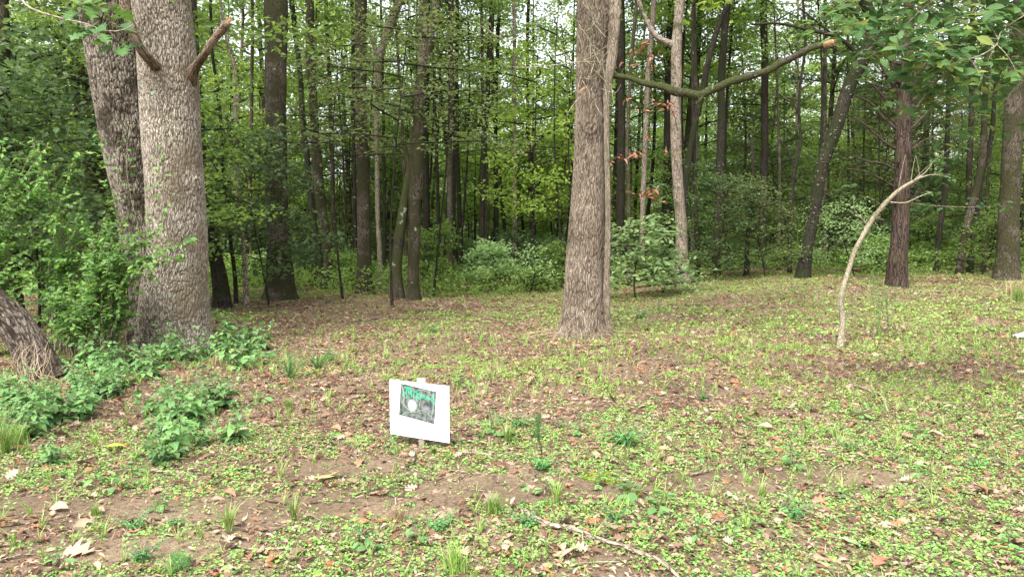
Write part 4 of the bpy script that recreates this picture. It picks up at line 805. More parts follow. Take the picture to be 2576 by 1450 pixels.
# ------------------------------------------------------------------ the sign
def sign():
    dl, dr = 6.10, 5.81; TL, TR = at(981, 953, dl), at(1130, 970, dr); BL, BR = at(981, 1089, dl), at(1128, 1113, dr)
    BL[:2] = TL[:2]; BR[:2] = TR[:2]; u = (TR - TL); u[2] = 0; Wd = np.linalg.norm(u); u /= Wd; nrm = np.array([u[1], -u[0], 0])      # towards camera
    zb, zt = (BL[2] + BR[2]) / 2, (TL[2] + TR[2]) / 2; Hh = zt - zb; O = np.array([TL[0], TL[1], zb]); up = np.array([0, 0, 1.0])
    f = lambda a, b, n=0: O + u * a + up * b + nrm * n        # metres on the board
    def box(mb, a0, a1, b0, b1, n0, n1, mi=0):
        V = np.array([f(a, b, n) for n in (n0, n1) for b in (b0, b1) for a in (a0, a1)])
        mb.add(V, np.array([(4, 5, 7, 6), (1, 0, 2, 3), (0, 1, 5, 4), (3, 2, 6, 7), (0, 4, 6, 2), (1, 3, 7, 5)]), mi)
    c = f(Wd * .53, 0); base = np.array([c[0], c[1], float(gz(c[0], c[1]))])
    t = thing('yard_sign', 'small white board on a wooden stake with a green lettered woodland print taped to it', 'sign', base)
    mw = plain('white_board', (.80, .80, .81), .5, 6, .04); mp_ = plain('paper', (.84, .84, .86), .6); mwood = plain('stake_wood', (.24, .19, .14), .85, 14, .35); mink = plain('green_ink', (.03, .42, .24), .6)
    mb = MB(); box(mb, 0, Wd, 0, Hh, 0, .006); link('board', mb.mesh('board', mw, base, smooth=False), t)
    mb = MB(); s0, s1 = Wd * .53 - .026, Wd * .53 + .022; box(mb, s0, s1, base[2] - zb - .15, Hh + .028, -.024, -.002)
    link('stake', mb.mesh('stake', mwood, base, smooth=False), t)
    mb = MB(); box(mb, s0 - .002, s1 + .002, Hh - .01, Hh + .030, -.027, .0085); tp = link('stake_cap', mb.mesh('stake_cap', mw, base, smooth=False), t)
    mb = MB()
    for a, b in ((Wd * .53 + .008, Hh + .018), (Wd * .53, .03)): add_tube(mb, np.array([f(a, b, .004), f(a, b, .0105)]), .0028, 8)
    link('nail', mb.mesh('nail', plain('nail', (.3, .3, .3), .4), base, smooth=False), t)
    # print: paper slightly larger than the picture on it
    def pu(px, py):                                           # photo pixel -> board metres
        d = raydir(px, py); k = np.dot(O - [0, 0, CAMZ], nrm) / np.dot(d, nrm); q = np.array([0, 0, CAMZ]) + d * k - O; return float(np.dot(q, u)), float(q[2])
    c4 = [pu(952.2 + x * .13876, 938.8 + y * .13876) for x, y in ((415, 170), (1055, 325), (1025, 915), (380, 740))]
    def quad(cs, n0, n1):
        V = [f(a, b, n) for n in (n0, n1) for a, b in cs]; m = MB(); m.add(np.array(V), np.array([(4, 7, 6, 5), (0, 1, 2, 3), (0, 4, 5, 1), (1, 5, 6, 2), (2, 6, 7, 3), (3, 7, 4, 0)])); return m
    pap = [(c4[0][0] - .003, c4[0][1] + .003), (c4[1][0] + .010, c4[1][1] + .002), (c4[2][0] + .011, c4[2][1] - .009), (c4[3][0] - .003, c4[3][1] - .003)]
    link('paper', quad(pap, .0064, .0078).mesh('paper', mp_, base, smooth=False), t)
    # picture: procedural tangle of grey green branches round a pale glow
    m, tr, out = newmat('woodland_print'); L = tr.links; a = nd(tr, 'ShaderNodeAttribute', attribute_name='bk')
    ns = nd(tr, 'ShaderNodeTexNoise', Scale=7.0, Detail=6.0, Roughness=.7); L.new(a.outputs['Vector'], ns.inputs['Vector'])
    ra = ramp(tr, [(.3, (.035, .045, .04)), (.5, (.10, .12, .11)), (.7, (.22, .24, .23))]); L.new(ns.outputs['Fac'], ra.inputs[0])
    wv = nd(tr, 'ShaderNodeTexWave', Scale=1.6, Distortion=16.0, Detail=4.0); L.new(a.outputs['Vector'], wv.inputs['Vector']); rw = ramp(tr, [(.0, (.35, .38, .36)), (.25, (1, 1, 1)), (.8, (1, 1, 1)), (1, (1.2, 1.2, 1.25))]); L.new(wv.outputs['Fac'], rw.inputs[0])
    cc = mixc(tr, 1.0, ra.outputs[0], rw.outputs[0], 'MULTIPLY')
    vd = nd(tr, 'ShaderNodeVectorMath', operation='SUBTRACT'); vd.inputs[1].default_value = (.36, .40, 0); L.new(a.outputs['Vector'], vd.inputs[0])
    vs_ = nd(tr, 'ShaderNodeVectorMath', operation='MULTIPLY'); vs_.inputs[1].default_value = (7.0, 4.6, 0); L.new(vd.outputs[0], vs_.inputs[0])
    ln = nd(tr, 'ShaderNodeVectorMath', operation='LENGTH'); L.new(vs_.outputs[0], ln.inputs[0]); rg = ramp(tr, [(.0, (1, 1, 1)), (.45, (.6, .6, .6)), (1, (0, 0, 0))]); L.new(ln.outputs['Value'], rg.inputs[0])
    cc = mixc(tr, rg.outputs[0], cc, (.85, .87, .9))
    vd2 = nd(tr, 'ShaderNodeVectorMath', operation='SUBTRACT'); vd2.inputs[1].default_value = (.78, .42, 0); L.new(a.outputs['Vector'], vd2.inputs[0])
    ln2 = nd(tr, 'ShaderNodeVectorMath', operation='LENGTH'); L.new(vd2.outputs[0], ln2.inputs[0]); rg2 = ramp(tr, [(.0, (.35, .35, .35)), (.11, (0, 0, 0))]); L.new(ln2.outputs['Value'], rg2.inputs[0])
    cc = mixc(tr, rg2.outputs[0], cc, (.5, .5, .72))
    p = nd(tr, 'ShaderNodeBsdfPrincipled', Roughness=.4); L.new(cc, p.inputs['Base Color']); L.new(p.outputs[0], out.inputs[0])
    C = np.array(c4); bil = lambda s, q: tuple((C[3] * (1 - s) + C[2] * s) * (1 - q) + (C[0] * (1 - s) + C[1] * s) * q)     # s,q in 0..1 of the picture
    mb = MB(); k = 12; g = [(s, q) for q in np.linspace(0, 1, k) for s in np.linspace(0, 1, k)]
    V = np.array([f(*bil(s, q), .0090) for s, q in g]); B = np.array([(s, q, 0) for s, q in g]); i = np.arange(k - 1)[:, None] * k; j = np.arange(k - 1)[None]
    mb.add(V, np.stack([i + j, i + j + 1, i + k + j + 1, i + k + j], -1).reshape(-1, 4), 0, B)
    pic = link('picture', mb.mesh('picture', m, base, attrs=True), t)
    def ribbon(mb, pts, w, n, closed=False):
        Q = smooth_path([(a, b, 0) for a, b in pts], max(8, len(pts) * 4))[:, :2]; D = np.gradient(Q, axis=0); D /= np.linalg.norm(D, axis=1)[:, None] + 1e-9; Nn = np.stack([-D[:, 1], D[:, 0]], -1)
        ww = w * (1 + .0 * Q[:, 0]); Lf, Rt = Q + Nn * w / 2, Q - Nn * w / 2; V = np.array([f(*bil(*p_), n) for p_ in np.vstack([Lf, Rt])]); m_ = len(Q); ii = np.arange(m_ - 1)
        mb.add(V, np.stack([ii, m_ + ii, m_ + ii + 1, ii + 1], -1))
    mb = MB()      # printed branches
    for pts, w in (([(.08, .02), (.2, .12), (.35, .2), (.5, .24), (.62, .33), (.78, .3)], .018), ([(.9, .1), (.93, .4), (.95, .7), (.92, .95)], .02), ([(.55, .3), (.57, .55), (.6, .9)], .014), ([(.05, .9), (.12, .6), (.1, .4), (.28, .22)], .03), ([(.5, .92), (.7, .95), (.88, .85), (.98, .6)], .02), ([(.62, .5), (.72, .38), (.85, .22), (.98, .15)], .014), ([(.3, .08), (.5, .13), (.75, .05)], .012)):
        ribbon(mb, pts, w, .0093)
    link('printed_branches', mb.mesh('printed_branches', plain('print_grey', (.24, .27, .23), .5), base, smooth=False), pic)
    # the word Mirkwood in green uncial strokes
    X = lambda s, x0, sx, y0, sy: [(x0 + a * sx, y0 + b * sy) for a, b in s]
    glyph = {'M': [[(0, 0), (.1, .7), (.22, 1), (.35, .8), (.38, .1)], [(.38, .7), (.5, 1), (.62, .8), (.66, .35), (.72, .05)], [(-.3, -.35), (-.5, -.15), (-.3, .1), (0, 0), (.15, -.3), (0, -.55)], [(-.35, .75), (-.1, .95), (.1, .8)]],
             'i': [[(.1, .95), (.12, .5), (.14, 0)], [(-.05, .95), (.3, .98)], [(0, 0), (.3, .02)]], 'r': [[(.1, .95), (.1, .4), (.08, -.35)], [(.1, .6), (.3, .95), (.55, .8)]],
             'k': [[(.1, 1.5), (.1, .7), (.1, -.3)], [(.6, 1.1), (.3, .75), (.12, .5)], [(.15, .5), (.4, .2), (.72, -.1)]],
             'w': [[(0, .9), (.08, .3), (.25, .05), (.42, .3), (.45, .9)], [(.45, .3), (.6, .05), (.8, .3), (.85, .9)]],
             'o': [[(.35, .85), (.1, .7), (.05, .35), (.3, .05), (.6, .2), (.62, .6), (.35, .85)]],
             'd': [[(.35, .75), (.1, .6), (.05, .3), (.3, .0), (.58, .15), (.6, .55), (.35, .75)], [(.6, .5), (.55, 1.0), (.4, 1.5)], [(.6, .2), (.62, -.2), (.75, -.6)]]}
    mb = MB()
    for ch, x0, sx, y0, sy, w in (('M', .17, .20, .70, .24, .024), ('i', .315, .10, .655, .20, .020), ('r', .375, .13, .66, .20, .022), ('k', .46, .14, .66, .17, .022), ('w', .565, .12, .70, .13, .018), ('o', .69, .09, .695, .13, .017), ('o', .77, .09, .69, .13, .017), ('d', .86, .11, .685, .14, .020)):
        for s in glyph[ch]: ribbon(mb, X(s, x0, sx, y0, sy), w * 1.05, .0097)
    link('lettering', mb.mesh('lettering', mink, base, smooth=False), pic)
sign()

# ------------------------------------------------------------------ herbs, weeds, tufts
def herb_var(seed, H, L, nodes, stems, tmpl, mat, spread=.12, droop=.3, name='weed'):
    r = np.random.default_rng(seed); sm, lf = MB(), MB()
    for s in range(stems):
        a = r.uniform(0, 6.283); e = np.array([math.cos(a) * spread * r.random() * 1.6, math.sin(a) * spread * r.random() * 1.6, H * r.uniform(.65, 1.1)]); Q = smooth_path([(0, 0, 0), e * [.35, .35, .5], e], 10); add_tube(sm, Q, np.linspace(.0035, .0015, 10), 5)
        for k in range(nodes):
            t = (k + .8) / nodes; q = Q[min(9, int(t * 9))]; sz = L * (1.15 - .75 * t) * r.uniform(.8, 1.2); a0 = k * 1.57 + r.normal(0, .3)
            for b in (0, math.pi):
                az = a0 + b; el = np.array([[math.cos(az) * .5 * droop, math.sin(az) * .5 * droop, 1.0]]) + r.normal(0, .25, (1, 3)); off = np.array([math.cos(az), math.sin(az), .2]) * sz * .35
                scatter(lf, tmpl, (q + off)[None], el, np.array([az]), [sz])
        sprays(lf, Q[-1:], 4, .012, L * .35, OVAL, .6, r=r)
    return sm.mesh(name + '_stem', M_stick, attrs=True), lf.mesh(name + '_leaves', mat, smooth=False)
NET = [herb_var(60 + i, (.26, .34, .2, .42)[i], .105, (5, 6, 4, 7)[i], (6, 6, 5, 5)[i], HEART, M_herb, .18) for i in range(4)]
hs_ = {}
def herb(key, var, names, label, cat, group, px, py, sc, g=None):
    p = gp(px, py) if g is None else g; rz = (px * .37) % 6.28
    if key in hs_: return copy_tree(hs_[key], tuple(p), rz, sc, label, group)
    hs_[key] = proto(var, names, label, cat, group, tuple(p), rz, sc); return hs_[key]
xs_ = []; GN = 'leafy nettle like weeds round the left trees'; LN = 'broad toothed leafy weed among others in the patch left of the sign'
for i, (x, y, s) in enumerate([(20, 1000, 1), (60, 1050, 1.0), (15, 1085, 1.1), (100, 1075, 1.0), (60, 1105, 1.0), (140, 1040, .9), (175, 1055, 1.0), (210, 1050, .9), (110, 1015, .8), (205, 985, 1.0), (240, 970, 1.1), (270, 985, .9), (255, 935, 1.2), (285, 1000, .8), (225, 1020, .8), (300, 940, 1.0),
        (335, 935, 1.0), (375, 950, 1.1), (405, 925, 1.3), (440, 905, 1.1), (480, 915, 1.0), (515, 905, .9), (395, 905, 1.3), (560, 905, 1.1), (590, 930, 1.1), (615, 900, 1.2), (650, 915, 1.1), (575, 870, 1.2), (620, 860, 1.1), (655, 880, 1.1),
        (400, 1040, 1.1), (435, 1060, 1.1), (470, 1045, 1.0), (420, 1090, 1.1), (455, 1105, 1.1), (490, 1075, 1.0), (520, 1040, .9), (545, 1025, 1.0), (395, 1130, .9), (430, 1150, .9), (405, 1170, .7), (570, 1025, .9), (505, 1120, .8), (210, 930, 1.0), (235, 905, 1.0), (280, 900, .9), (250, 860, 1.0), (35, 1025, 1.0), (80, 1085, .9), (125, 1060, 1.0), (185, 1030, 1.0), (215, 1010, .9), (250, 1000, .9), (305, 975, .8), (350, 960, .9)]):
    pt = 'before the pale grey oak' if y < 958 and x > 320 else 'in the big clump left of the sign' if x > 350 else 'in the low patch at the left edge' if x < 190 else 'right of the leaning trunk'
    CNT[pt] = CNT.get(pt, 0) + 1; xs_.append((x, pt)); LN = 'toothed leafy weed %s, number %d from its far left end' % (pt, 1)
    herb('N%d' % (i % 4), NET[i % 4], ('weed', 'stem', 'leaves'), LN, 'weed', GN, x, y, s * (1.15 if y < 950 else 1.05))
WO = [o for o in COL.objects if o.get('group') == GN]
ON = ('leftmost', 'second', 'third', 'fourth', 'fifth', 'sixth', 'seventh', 'eighth', 'ninth', 'tenth', 'eleventh', 'twelfth', 'thirteenth', 'fourteenth', 'fifteenth', 'sixteenth', 'seventeenth', 'eighteenth')
for pt in {p for _, p in xs_}:
    for k, (o, _) in enumerate(sorted([(o, v[0]) for o, v in zip(WO, xs_) if v[1] == pt], key=lambda z: z[1])): o['label'] = ('leftmost toothed weed ' if k == 0 else ON[k] + ' toothed weed from the left ') + pt
herb('N1', None, None, 'single compact leafy weed right of the big weed patch on the left', 'weed', None, 590, 1112, .95)
herb('N0', None, None, 'small weed standing alone left of the yellow leaf', 'weed', None, 135, 1165, .7)
OVW = [herb_var(70, .16, .075, 3, 3, OVAL, M_herb, .10), herb_var(71, .14, .045, 7, 9, OVAL, M_herbd, .16), herb_var(72, .10, .11, 2, 2, OVAL, M_herb, .05)]
herb('O1', OVW[1], ('weed', 'stem', 'leaves'), 'dense dark green mint like clump right of the sign', 'weed', None, 1570, 1118, 1.35)
for x, y, s, k, l in [(1235, 1090, 1.0, 0, 'light green weed just right of the sign'), (1275, 1100, 1.1, 0, 'broad green weed left of the feathery sprig'), (1300, 1075, .9, 1, 'dark leafy weed behind the broad green one'), (1455, 1095, .95, 0, 'green seedling left of the dark mint like clump'), (1365, 1180, .8, 1, 'upright leafy weed below the feathery sprig'),
        (1368, 1245, .9, 0, 'leafy weed at the edge of the bare oval patch'), (1160, 970, 1.0, 2, 'pale broad leaved seedling behind the sign to its right'), (975, 1140, .8, 0, 'five leaved seedling left of the sign stake'), (1590, 1255, 1.2, 2, 'large pale leaved seedling right of the moss'), (1650, 1285, 1.0, 2, 'lower pale leaved seedling right of the moss'),
        (660, 1010, 1.1, 2, 'smooth leaved plant between the weed patch and grass tuft'), (1000, 985, .6, 0, 'small weed touching the left edge of the sign'), (945, 885, .9, 0, 'green weed beyond the sign on the left'), (1090, 835, 1.1, 1, 'green weed beyond the sign near the far trees'), (830, 905, .9, 1, 'leafy weed behind the feathery clump'), (935, 1390, .8, 0, 'small weed at the bottom left of the big fallen stick'),
        (240, 1215, .8, 2, 'pale flat seedling left of the twig on bare soil'), (330, 1195, .9, 2, 'pale seedling beside the long twig'), (300, 1235, .8, 2, 'lower pale seedling near the long twig'), (395, 1280, .7, 2, 'round leaved seedling on the bare soil'), (1610, 800, 1.6, 1, 'dark weed clump right behind the foot of the reddish tree'), (1560, 800, 1.2, 0, 'weed touching the foot of the reddish tree'),
        (1660, 780, 1.3, 0, 'weed farther right of the reddish tree foot'), (1980, 1290, .8, 0, 'leafy weed low on the right half'), (2160, 1050, .9, 2, 'pale weed beside the gnarled stick'), (2320, 1100, .9, 2, 'pale weed at the right, near the tan leaf'), (2000, 1180, 1.0, 0, 'green weed on the bare soil right of centre')]:
    herb('O%d' % k, OVW[k], ('weed', 'stem', 'leaves'), l, 'weed', None, x, y, s)
def spot(x, y):
    return ('far ' if y < 950 else 'middle ' if y < 1180 else 'near ') + 'ground ' + ('left of the sign' if x < 980 else 'between the sign and the reddish tree' if x < 1480 else 'right of the reddish tree' if x < 2050 else 'near the right edge')
for i in range(70):
    x, y = R2.uniform(0, 2575), R2.uniform(790, 1430)
    herb('O%d' % (i % 3), None, None, 'small green %s seedling on the %s' % (('broad leaved', 'bushy', 'two stemmed')[i % 3], spot(x, y)), 'weed', 'small seedlings scattered over the clearing', x, y, R2.uniform(.35, .75))
# feathery weeds
def feather(label, px, py, H, R, n, key):
    r = np.random.default_rng(int(px)); b = gp(px, py); sm, lf = MB(), MB(); th = (np.array([(0, .02, 0), (1, 0, .05), (0, -.02, 0)]), np.array([(0, 2, 1)]))
    for s in range(n):
        e = b + [r.normal(0, R), r.normal(0, R), H * r.uniform(.7, 1.1)]; Q = smooth_path([b, (b + e) / 2 + r.normal(0, .01, 3), e], 30); add_tube(sm, Q, .0018, 4)
        P = np.repeat(Q[4:], 22, 0); m = len(P); scatter(lf, (th[0] * [1, 1.6, 1], th[1]), P, r.normal(0, .6, (m, 3)) + [0, 0, .9], r.uniform(0, 6.28, m), r.uniform(.015, .05, m))
    t = thing('feathery_weed', label, 'weed', b); link('stem', sm.mesh('stem', M_grass, b, attrs=True), t); link('leaves', lf.mesh('leaves', M_herb, b, smooth=False), t)
feather('single upright feathery green sprig right of the sign', 1350, 1105, .26, .012, 2, 0)
feather('bushy feathery weed beside the toothed weeds left of centre', 728, 950, .28, .10, 8, 1); feather('low feathery weed right of the bushy feathery one', 800, 930, .2, .14, 7, 2)
feather('tiny bright feathery tuft at the bottom left', 445, 1440, .07, .05, 8, 3); feather('wispy tall weed right of the curved sapling', 2205, 850, 1.05, .12, 5, 4); feather('second wispy tall weed farther right of the curved sapling', 2235, 835, .8, .14, 4, 5)
# grass tufts
def tuft_var(seed, H, n, mat, w=.002, sp=.05, lean=.7):
    r = np.random.default_rng(seed); mb = MB()
    for i in range(n):
        a = r.uniform(0, 6.283); h = H * r.uniform(.5, 1.1); b = r.uniform(.1, lean); o = r.normal(0, sp * .4, 3) * [1, 1, 0]; s = np.array([-math.sin(a), math.cos(a), 0]) * w; d = np.array([math.cos(a), math.sin(a), 0])
        c = [o + d * b * h * t * t + [0, 0, h * (t - .25 * b * t * t)] for t in (0, .35, .7, 1)]
        mb.add(np.array([c[0] - s, c[0] + s, c[1] + s, c[1] - s, c[2] + s * .7, c[2] - s * .7, c[3] + s * .1, c[3] - s * .1]), np.array([(0, 1, 2, 3), (3, 2, 4, 5), (5, 4, 6, 7)]))
    return mb.mesh('grass_tuft', mat)
TF = [tuft_var(1, .13, 130, M_grass), tuft_var(2, .10, 160, M_dry, .0015), tuft_var(3, .22, 26, M_grass, .0045, .02, .8), tuft_var(4, .3, 120, M_grass, .003, .1)]
for x, y, k, s, l in [(725, 1030, 0, .9, 'bright grass tuft right of the toothed weed patch'), (1145, 1440, 0, 1.3, 'large bright grass tuft at the bottom edge'), (10, 1140, 3, 1.0, 'tall grass tuft at the left edge'), (45, 1120, 3, .7, 'grass tuft right beside the tall left edge tuft'), (1000, 1310, 1, 1.0, 'dry straw tuft below the sign'), (1275, 1115, 2, 1.0, 'wide bladed grass right of the sign'),
        (740, 1310, 2, .8, 'upright pale grass blades on the bare soil'), (575, 1340, 2, 1.0, 'long bladed grass left of the pale blades'), (1400, 1270, 2, .9, 'bent grass blades by the big fallen stick'), (1150, 1010, 1, 1.1, 'dry tuft just behind the right edge of the sign'), (1240, 1290, 0, 1.0, 'grass tuft at the left end of the big fallen stick'), (2550, 740, 1, 4.0, 'dry grass clump at the right edge near the wood'),
        (2560, 760, 3, 1.6, 'pale green grass clump at the right edge'), (240, 1120, 0, .8, 'grass tuft left of the yellow leaf'), (345, 1160, 2, .7, 'thin grass blades below the yellow leaf'), (2100, 1100, 0, .8, 'grass tuft on the right half near the tan leaf'), (1090, 1140, 0, .5, 'short grass right of the foot of the sign stake'), (240, 1300, 0, .7, 'grass tuft near the lower left corner'), (540, 920, 1, 1.6, 'dry stems at the foot of the pale grey oak'), (470, 960, 1, 1.5, 'dry grass in front of the pale grey oak')]:
    tag(link('grass_tuft', TF[k], None, tuple(gp(x, y)), x * .31 % 6.28, s), l, 'grass tuft')
b = gp(1520, 1203); mb = MB(); r = np.random.default_rng(4); q = r.normal(0, 1, (2600, 2)) * [.10, .06]; k = (q[:, 0] / .17) ** 2 + (q[:, 1] / .11) ** 2 < 1; q = q[k]; x, y = b[0] + q[:, 0], b[1] + q[:, 1]
hh = .02 * (1 - (q[:, 0] / .18) ** 2 - (q[:, 1] / .12) ** 2); scatter(mb, (RHOMB[0], RHOMB[1]), np.stack([x, y, gz(x, y) + hh], -1), rn(len(x), .9), r.uniform(0, 6.28, len(x)), r.uniform(.008, .018, len(x)))
tag(link('moss_patch', mb.mesh('moss_patch', M_moss, b), None, tuple(b)), 'small bright green moss cushion on bare soil right of centre', 'moss')

# ------------------------------------------------------------------ sticks and single leaves
def stick(label, pts, w, mat=M_stick, rough=.12, name='stick', side=()):
    P = [gp(a, b) for a, b in pts]; base = P[0].copy(); P = [p + np.array([0, 0, .004 + w * (.9 + .8 * (i % 2))]) for i, p in enumerate(P)]; n = max(14, len(P) * 8); Q = smooth_path(P, n)
    r = w * np.linspace(1.0, .65, n) * (1 + rough * rng.normal(0, 1, n) * .6); r[0] *= .6; mb = MB(); add_tube(mb, Q, r, 9)
    for s in side: q0, q1 = gp(*s[0]), gp(*s[1]); add_tube(mb, smooth_path([q0 + [0, 0, w], (q0 + q1) / 2 + [0, 0, w * 2.5], q1 + [0, 0, w * .5]], 8), np.linspace(w * .5, w * .2, 8), 6)
    tag(link(name, mb.mesh(name, mat, base, attrs=True), None, tuple(base)), label, 'stick')
stick('longest fallen stick, pale and peeling, running to the bottom edge', [(1320, 1290), (1345, 1315), (1390, 1330), (1440, 1342), (1500, 1362), (1560, 1385), (1620, 1402), (1660, 1425), (1700, 1455), (1730, 1490)], .015, M_stickp)
stick('pale twig on the soil below the toothed weeds', [(350, 1188), (400, 1190), (450, 1192), (510, 1197)], .007); stick('straight pale twig left of the large tan oak leaf', [(560, 1198), (620, 1190), (680, 1176)], .006)
stick('thin dark curved twig reaching the left edge', [(120, 1225), (180, 1205), (260, 1190), (340, 1180)], .004); stick('white dry stick beyond the feathery clump', [(772, 878), (800, 882), (850, 882)], .012, M_sapl, side=(((800, 882), (775, 868)),))
stick('gnarled grey stick on the right half', [(2135, 972), (2160, 978), (2195, 990), (2215, 1000), (2225, 1018), (2232, 1040)], .014, M_sapl); stick('thin straight white twig right of centre', [(1510, 1010), (1560, 1012), (1610, 1015)], .005, M_sapl)
stick('thin twig left behind the sign', [(895, 945), (930, 942), (985, 945)], .008, M_sapl, side=(((930, 942), (900, 965)),)); stick('curved twig left of the sign stake', [(905, 1170), (895, 1150), (905, 1120), (925, 1090)], .006); stick('dark curved twig at the foot of the sign', [(1035, 1130), (1045, 1150), (1040, 1170), (1020, 1180)], .009, M_mid)
stick('bent brown stick below the feathery sprig', [(1338, 1085), (1352, 1105), (1360, 1130), (1362, 1150)], .010, M_mid); stick('thin twig round the bare oval patch', [(1240, 1175), (1190, 1190), (1155, 1210), (1160, 1240)], .004); stick('pale twig lying right of the sign top', [(1150, 1005), (1200, 995), (1240, 965)], .006)
stick('small pale twig arching on the right side', [(2080, 1200), (2100, 1180), (2130, 1168)], .007, M_sapl); stick('short pale stick right of the moss', [(1735, 1200), (1770, 1192), (1815, 1178)], .010); stick('twig across the leaf litter right of the reddish tree', [(1600, 905), (1660, 905), (1750, 918), (1800, 915)], .008)
stick('crossed dark stick in the litter right of the reddish tree', [(1730, 870), (1790, 895), (1840, 925)], .009, M_mid); stick('thin pale twig at the bottom centre', [(1090, 1358), (1140, 1355), (1230, 1345)], .005, M_sapl); stick('forked twig on bare soil at the lower left', [(560, 1350), (580, 1370), (630, 1385), (720, 1385)], .006, M_sapl, side=(((630, 1385), (660, 1365)),))
stick('pale twig beside the bottom of the longest stick', [(1430, 1430), (1480, 1422), (1560, 1418)], .006, M_sapl); stick('twig in the lower left corner', [(-10, 1420), (40, 1405), (90, 1400)], .007); stick('thin stick left of the lower left corner weed', [(-10, 1330), (50, 1325), (140, 1310), (200, 1295)], .004, M_mid)
stick('leaning pale dead stick at the edge of the wood on the right', [(2330, 690), (2390, 665), (2430, 655)], .012, M_sapl); stick('twig on soil right of the moss cushion', [(1640, 1110), (1700, 1125), (1740, 1120)], .004, M_mid)
for i in range(70):
    x, y = R2.uniform(0, 2575), 760 + 660 * R2.random(); a = R2.uniform(-.5, .5) + (3.14 if R2.random() < .5 else 0); l = R2.uniform(25, 110) * (.35 + (y - 700) / 700); dx, dy = math.cos(a) * l, math.sin(a) * l * .4
    P0 = [(x, y), (x + dx * .5, y + dy * .5 + R2.uniform(-3, 3)), (x + dx, y + dy)]
    p = [gp(*q) for q in P0]; b0 = p[0]; mb = MB(); Q = smooth_path([q + [0, 0, .008] for q in p], 9); add_tube(mb, Q, np.linspace(.0045, .002, 9) * R2.uniform(.6, 1.4), 6)
    tag(link('twig', mb.mesh('twig', (M_stick, M_mid, M_sapl)[i % 3], b0, attrs=True), None, tuple(b0)), 'short thin dry twig lying on the clearing floor', 'twig', 'thin twigs scattered over the clearing')

def leafmesh(name, T, mat, seed, sc=1, sub=1, amp=.10):
    r = np.random.default_rng(seed); V = T[0].copy(); V[:, 2] += amp * np.sin(V[:, 0] * r.uniform(3, 6) + r.uniform(0, 6)) * V[:, 1] * 2 + .03 * np.sin(V[:, 0] * 7 + seed); V[:, 1] *= r.uniform(.85, 1.15); V[:, 0] += .12 * V[:, 1] * r.uniform(-1, 1)
    mb = MB(); mb.add(V * sc, T[1]); pt = np.array([(0, 0, 0), (-.12, .02, .01), (-.2, .03, .03)]) * sc; add_tube(mb, pt, .008 * sc, 4); return mb.mesh(name, mat)
LV = {}
for i in range(3):
    for nm, T, m in (('yt', OAK, M_ftan), ('tan', OAK, M_fallen), ('curl', OAKCURL, M_fallen), ('red', OAKCURL, M_fred), ('grey', OAKCURL, M_fgrey), ('ov', CURLED, M_fallen), ('ovr', CURLED, M_fred), ('yel', OVAL, M_fyel), ('pg', OAK, M_fgreen)): LV[nm + str(i)] = leafmesh('fallen_leaf', T, m, i * 7 + len(nm))
def leaf(key, x, y, L, label, az=None, tilt=.2, group=None, lift=.012):
    p = gp(x, y); o = link('fallen_leaf', LV[key], None, (p[0], p[1], p[2] + lift + L * .05), 0, L)
    o.rotation_euler = (R2.gauss(0, tilt), R2.gauss(0, tilt), R2.uniform(0, 6.28) if az is None else az); tag(o, label, 'leaf', group)
leaf('yt0', 800, 1222, .21, 'largest tan oak leaf, lying on soil left of the sign', 1.3, .1, None, .03); leaf('tan1', 240, 1395, .24, 'tan oak leaf at the bottom left', 3.0); leaf('pg0', 2110, 1365, .22, 'big pale green lobed leaf at the bottom right', -.4, .08); leaf('yel0', 270, 1133, .14, 'bright yellow leaf below the toothed weeds', .3, .1, None, .035)
leaf('tan2', 1690, 1135, .13, 'pale tan oak leaf right of the dark mint like clump', 2.6); leaf('yel1', 1665, 1128, .06, 'small yellow leaf beside the pale tan oak leaf', 1.0); leaf('curl0', 2440, 1245, .19, 'curled tan leaf near the right edge', .3); leaf('curl1', 2490, 1105, .19, 'curled oak leaf higher near the right edge', 2.4); leaf('tan0', 2420, 955, .14, 'orange tan oak leaf on the right', 1.0)
leaf('curl2', 2505, 975, .13, 'brown lobed leaf at the right beside the orange tan one', .2); leaf('red0', 1360, 990, .17, 'rust red leaf in the heap right of the sign', .3); leaf('grey0', 1330, 968, .2, 'largest dull purple leaf in the heap right of the sign', 1.0); leaf('grey1', 1385, 975, .2, 'dull purple leaf at the right of the heap', 2.5); leaf('grey2', 1350, 955, .18, 'dull purple leaf at the top of the heap', 4.0)
leaf('curl0', 895, 1355, .14, 'tan curled lobed leaf at the bottom left of centre', 1.0); leaf('curl1', 680, 1400, .16, 'brown crumpled leaf at the bottom left', 3.0); leaf('red1', 70, 1335, .12, 'red brown leaf at the left edge', .2); leaf('curl2', 525, 1205, .15, 'tan curled leaf between the two pale twigs', 0.4); leaf('curl0', 1410, 1415, .2, 'large brown crumpled leaf beside the longest stick', 1.5); leaf('tan2', 2190, 895, .3, 'large grey brown leaf at the foot of the curved sapling', .2)
leaf('yel2', 1972, 972, .06, 'small yellow leaf left of the gnarled stick', .2); leaf('yel1', 2025, 975, .06, 'yellow leaf nearest the gnarled stick', 2.2); leaf('yel0', 1265, 805, .09, 'yellow leaf left of the foot of the reddish tree', .2); leaf('yel2', 1062, 755, .12, 'yellow leaf at the foot of the forked tree', .2); leaf('red2', 655, 950, .14, 'rusty leaf under the weeds right of the pale grey oak', .5)
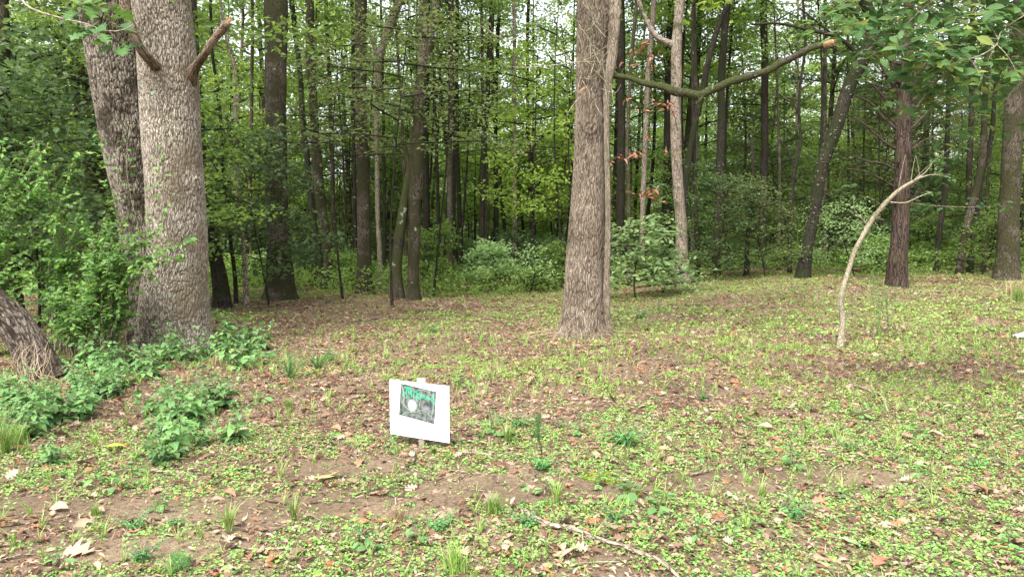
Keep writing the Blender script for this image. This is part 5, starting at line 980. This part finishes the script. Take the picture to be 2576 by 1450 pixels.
leaf('tan1', 665, 1125, .13, 'tan leaf right of the compact weed', 1); leaf('pg1', 755, 1130, .13, 'pale greenish leaf between compact weed and sign', 1); leaf('pg2', 1850, 1125, .15, 'grey green leaf right of the small yellow leaf', .1); leaf('tan1', 1600, 990, .16, 'tan lobed leaf behind the thin straight white twig', 2.8); leaf('tan0', 2045, 1225, .13, 'grey brown lobed leaf on bare soil on the right', 2.0); leaf('curl1', 500, 1095, .17, 'brown leaf tucked under the toothed weeds', .0); leaf('curl2', 130, 1100, .22, 'purple brown curled leaf under the left weeds', .3)
for i in range(210):
    y = 790 + 650 * R2.random() ** .8; k = R2.choice(('tan', 'curl', 'curl', 'red', 'grey', 'ov', 'ov', 'ovr', 'ov')) + str(i % 3)
    xx = R2.uniform(0, 2575)
    leaf(k, xx, y, R2.uniform(.06, .13), '%s fallen leaf on the %s' % ({'tan': 'flat tan lobed', 'curl': 'curled tan lobed', 'red': 'russet lobed', 'grey': 'dull purple', 'ov': 'curled tan oval', 'ovr': 'curled russet oval'}[k[:-1]], spot(xx, y)), None, .3, 'single fallen leaves on the clearing floor')
# crumpled plastic bag at the right edge, blue cord by the oak
b = gp(2565, 850); k = 16; a = np.linspace(-1, 1, k); A, B2 = np.meshgrid(a, a); Z = .09 * np.exp(-(A ** 2 + B2 ** 2) * .9) + .035 * (vnoise(A, B2, 5.0, 2) - .3) + .02 * (vnoise(A, B2, 11, 5) - .5)
mb = MB(); i = np.arange(k - 1)[:, None] * k; j = np.arange(k - 1)[None]; mb.add(np.stack([A * .2, B2 * .13 * (1 + .3 * A), Z], -1).reshape(-1, 3), np.stack([i + j, i + j + 1, i + k + j + 1, i + k + j], -1).reshape(-1, 4))
tag(link('plastic_bag', mb.mesh('plastic_bag', plain('bag_film', (.55, .65, .70), .25, 14, .35), smooth=False), None, (b[0] + .1, b[1], b[2])), 'crumpled pale blue plastic bag at the right edge', 'litter')
mb = MB()
for s in range(3): p = [gp(495 + s * 8, 925 + s), gp(505 + s * 4, 930), gp(515, 922 + s * 2)]; add_tube(mb, smooth_path([q + [0, 0, .03 * (n_ == 1) + .01] for n_, q in enumerate(p)], 8), .004, 5)
b = gp(505, 926); tag(link('cord', mb.mesh('cord', plain('blue_cord', (.02, .12, .18), .5), b), None, tuple(b)), 'scrap of dark blue cord at the foot of the pale grey oak', 'cord')
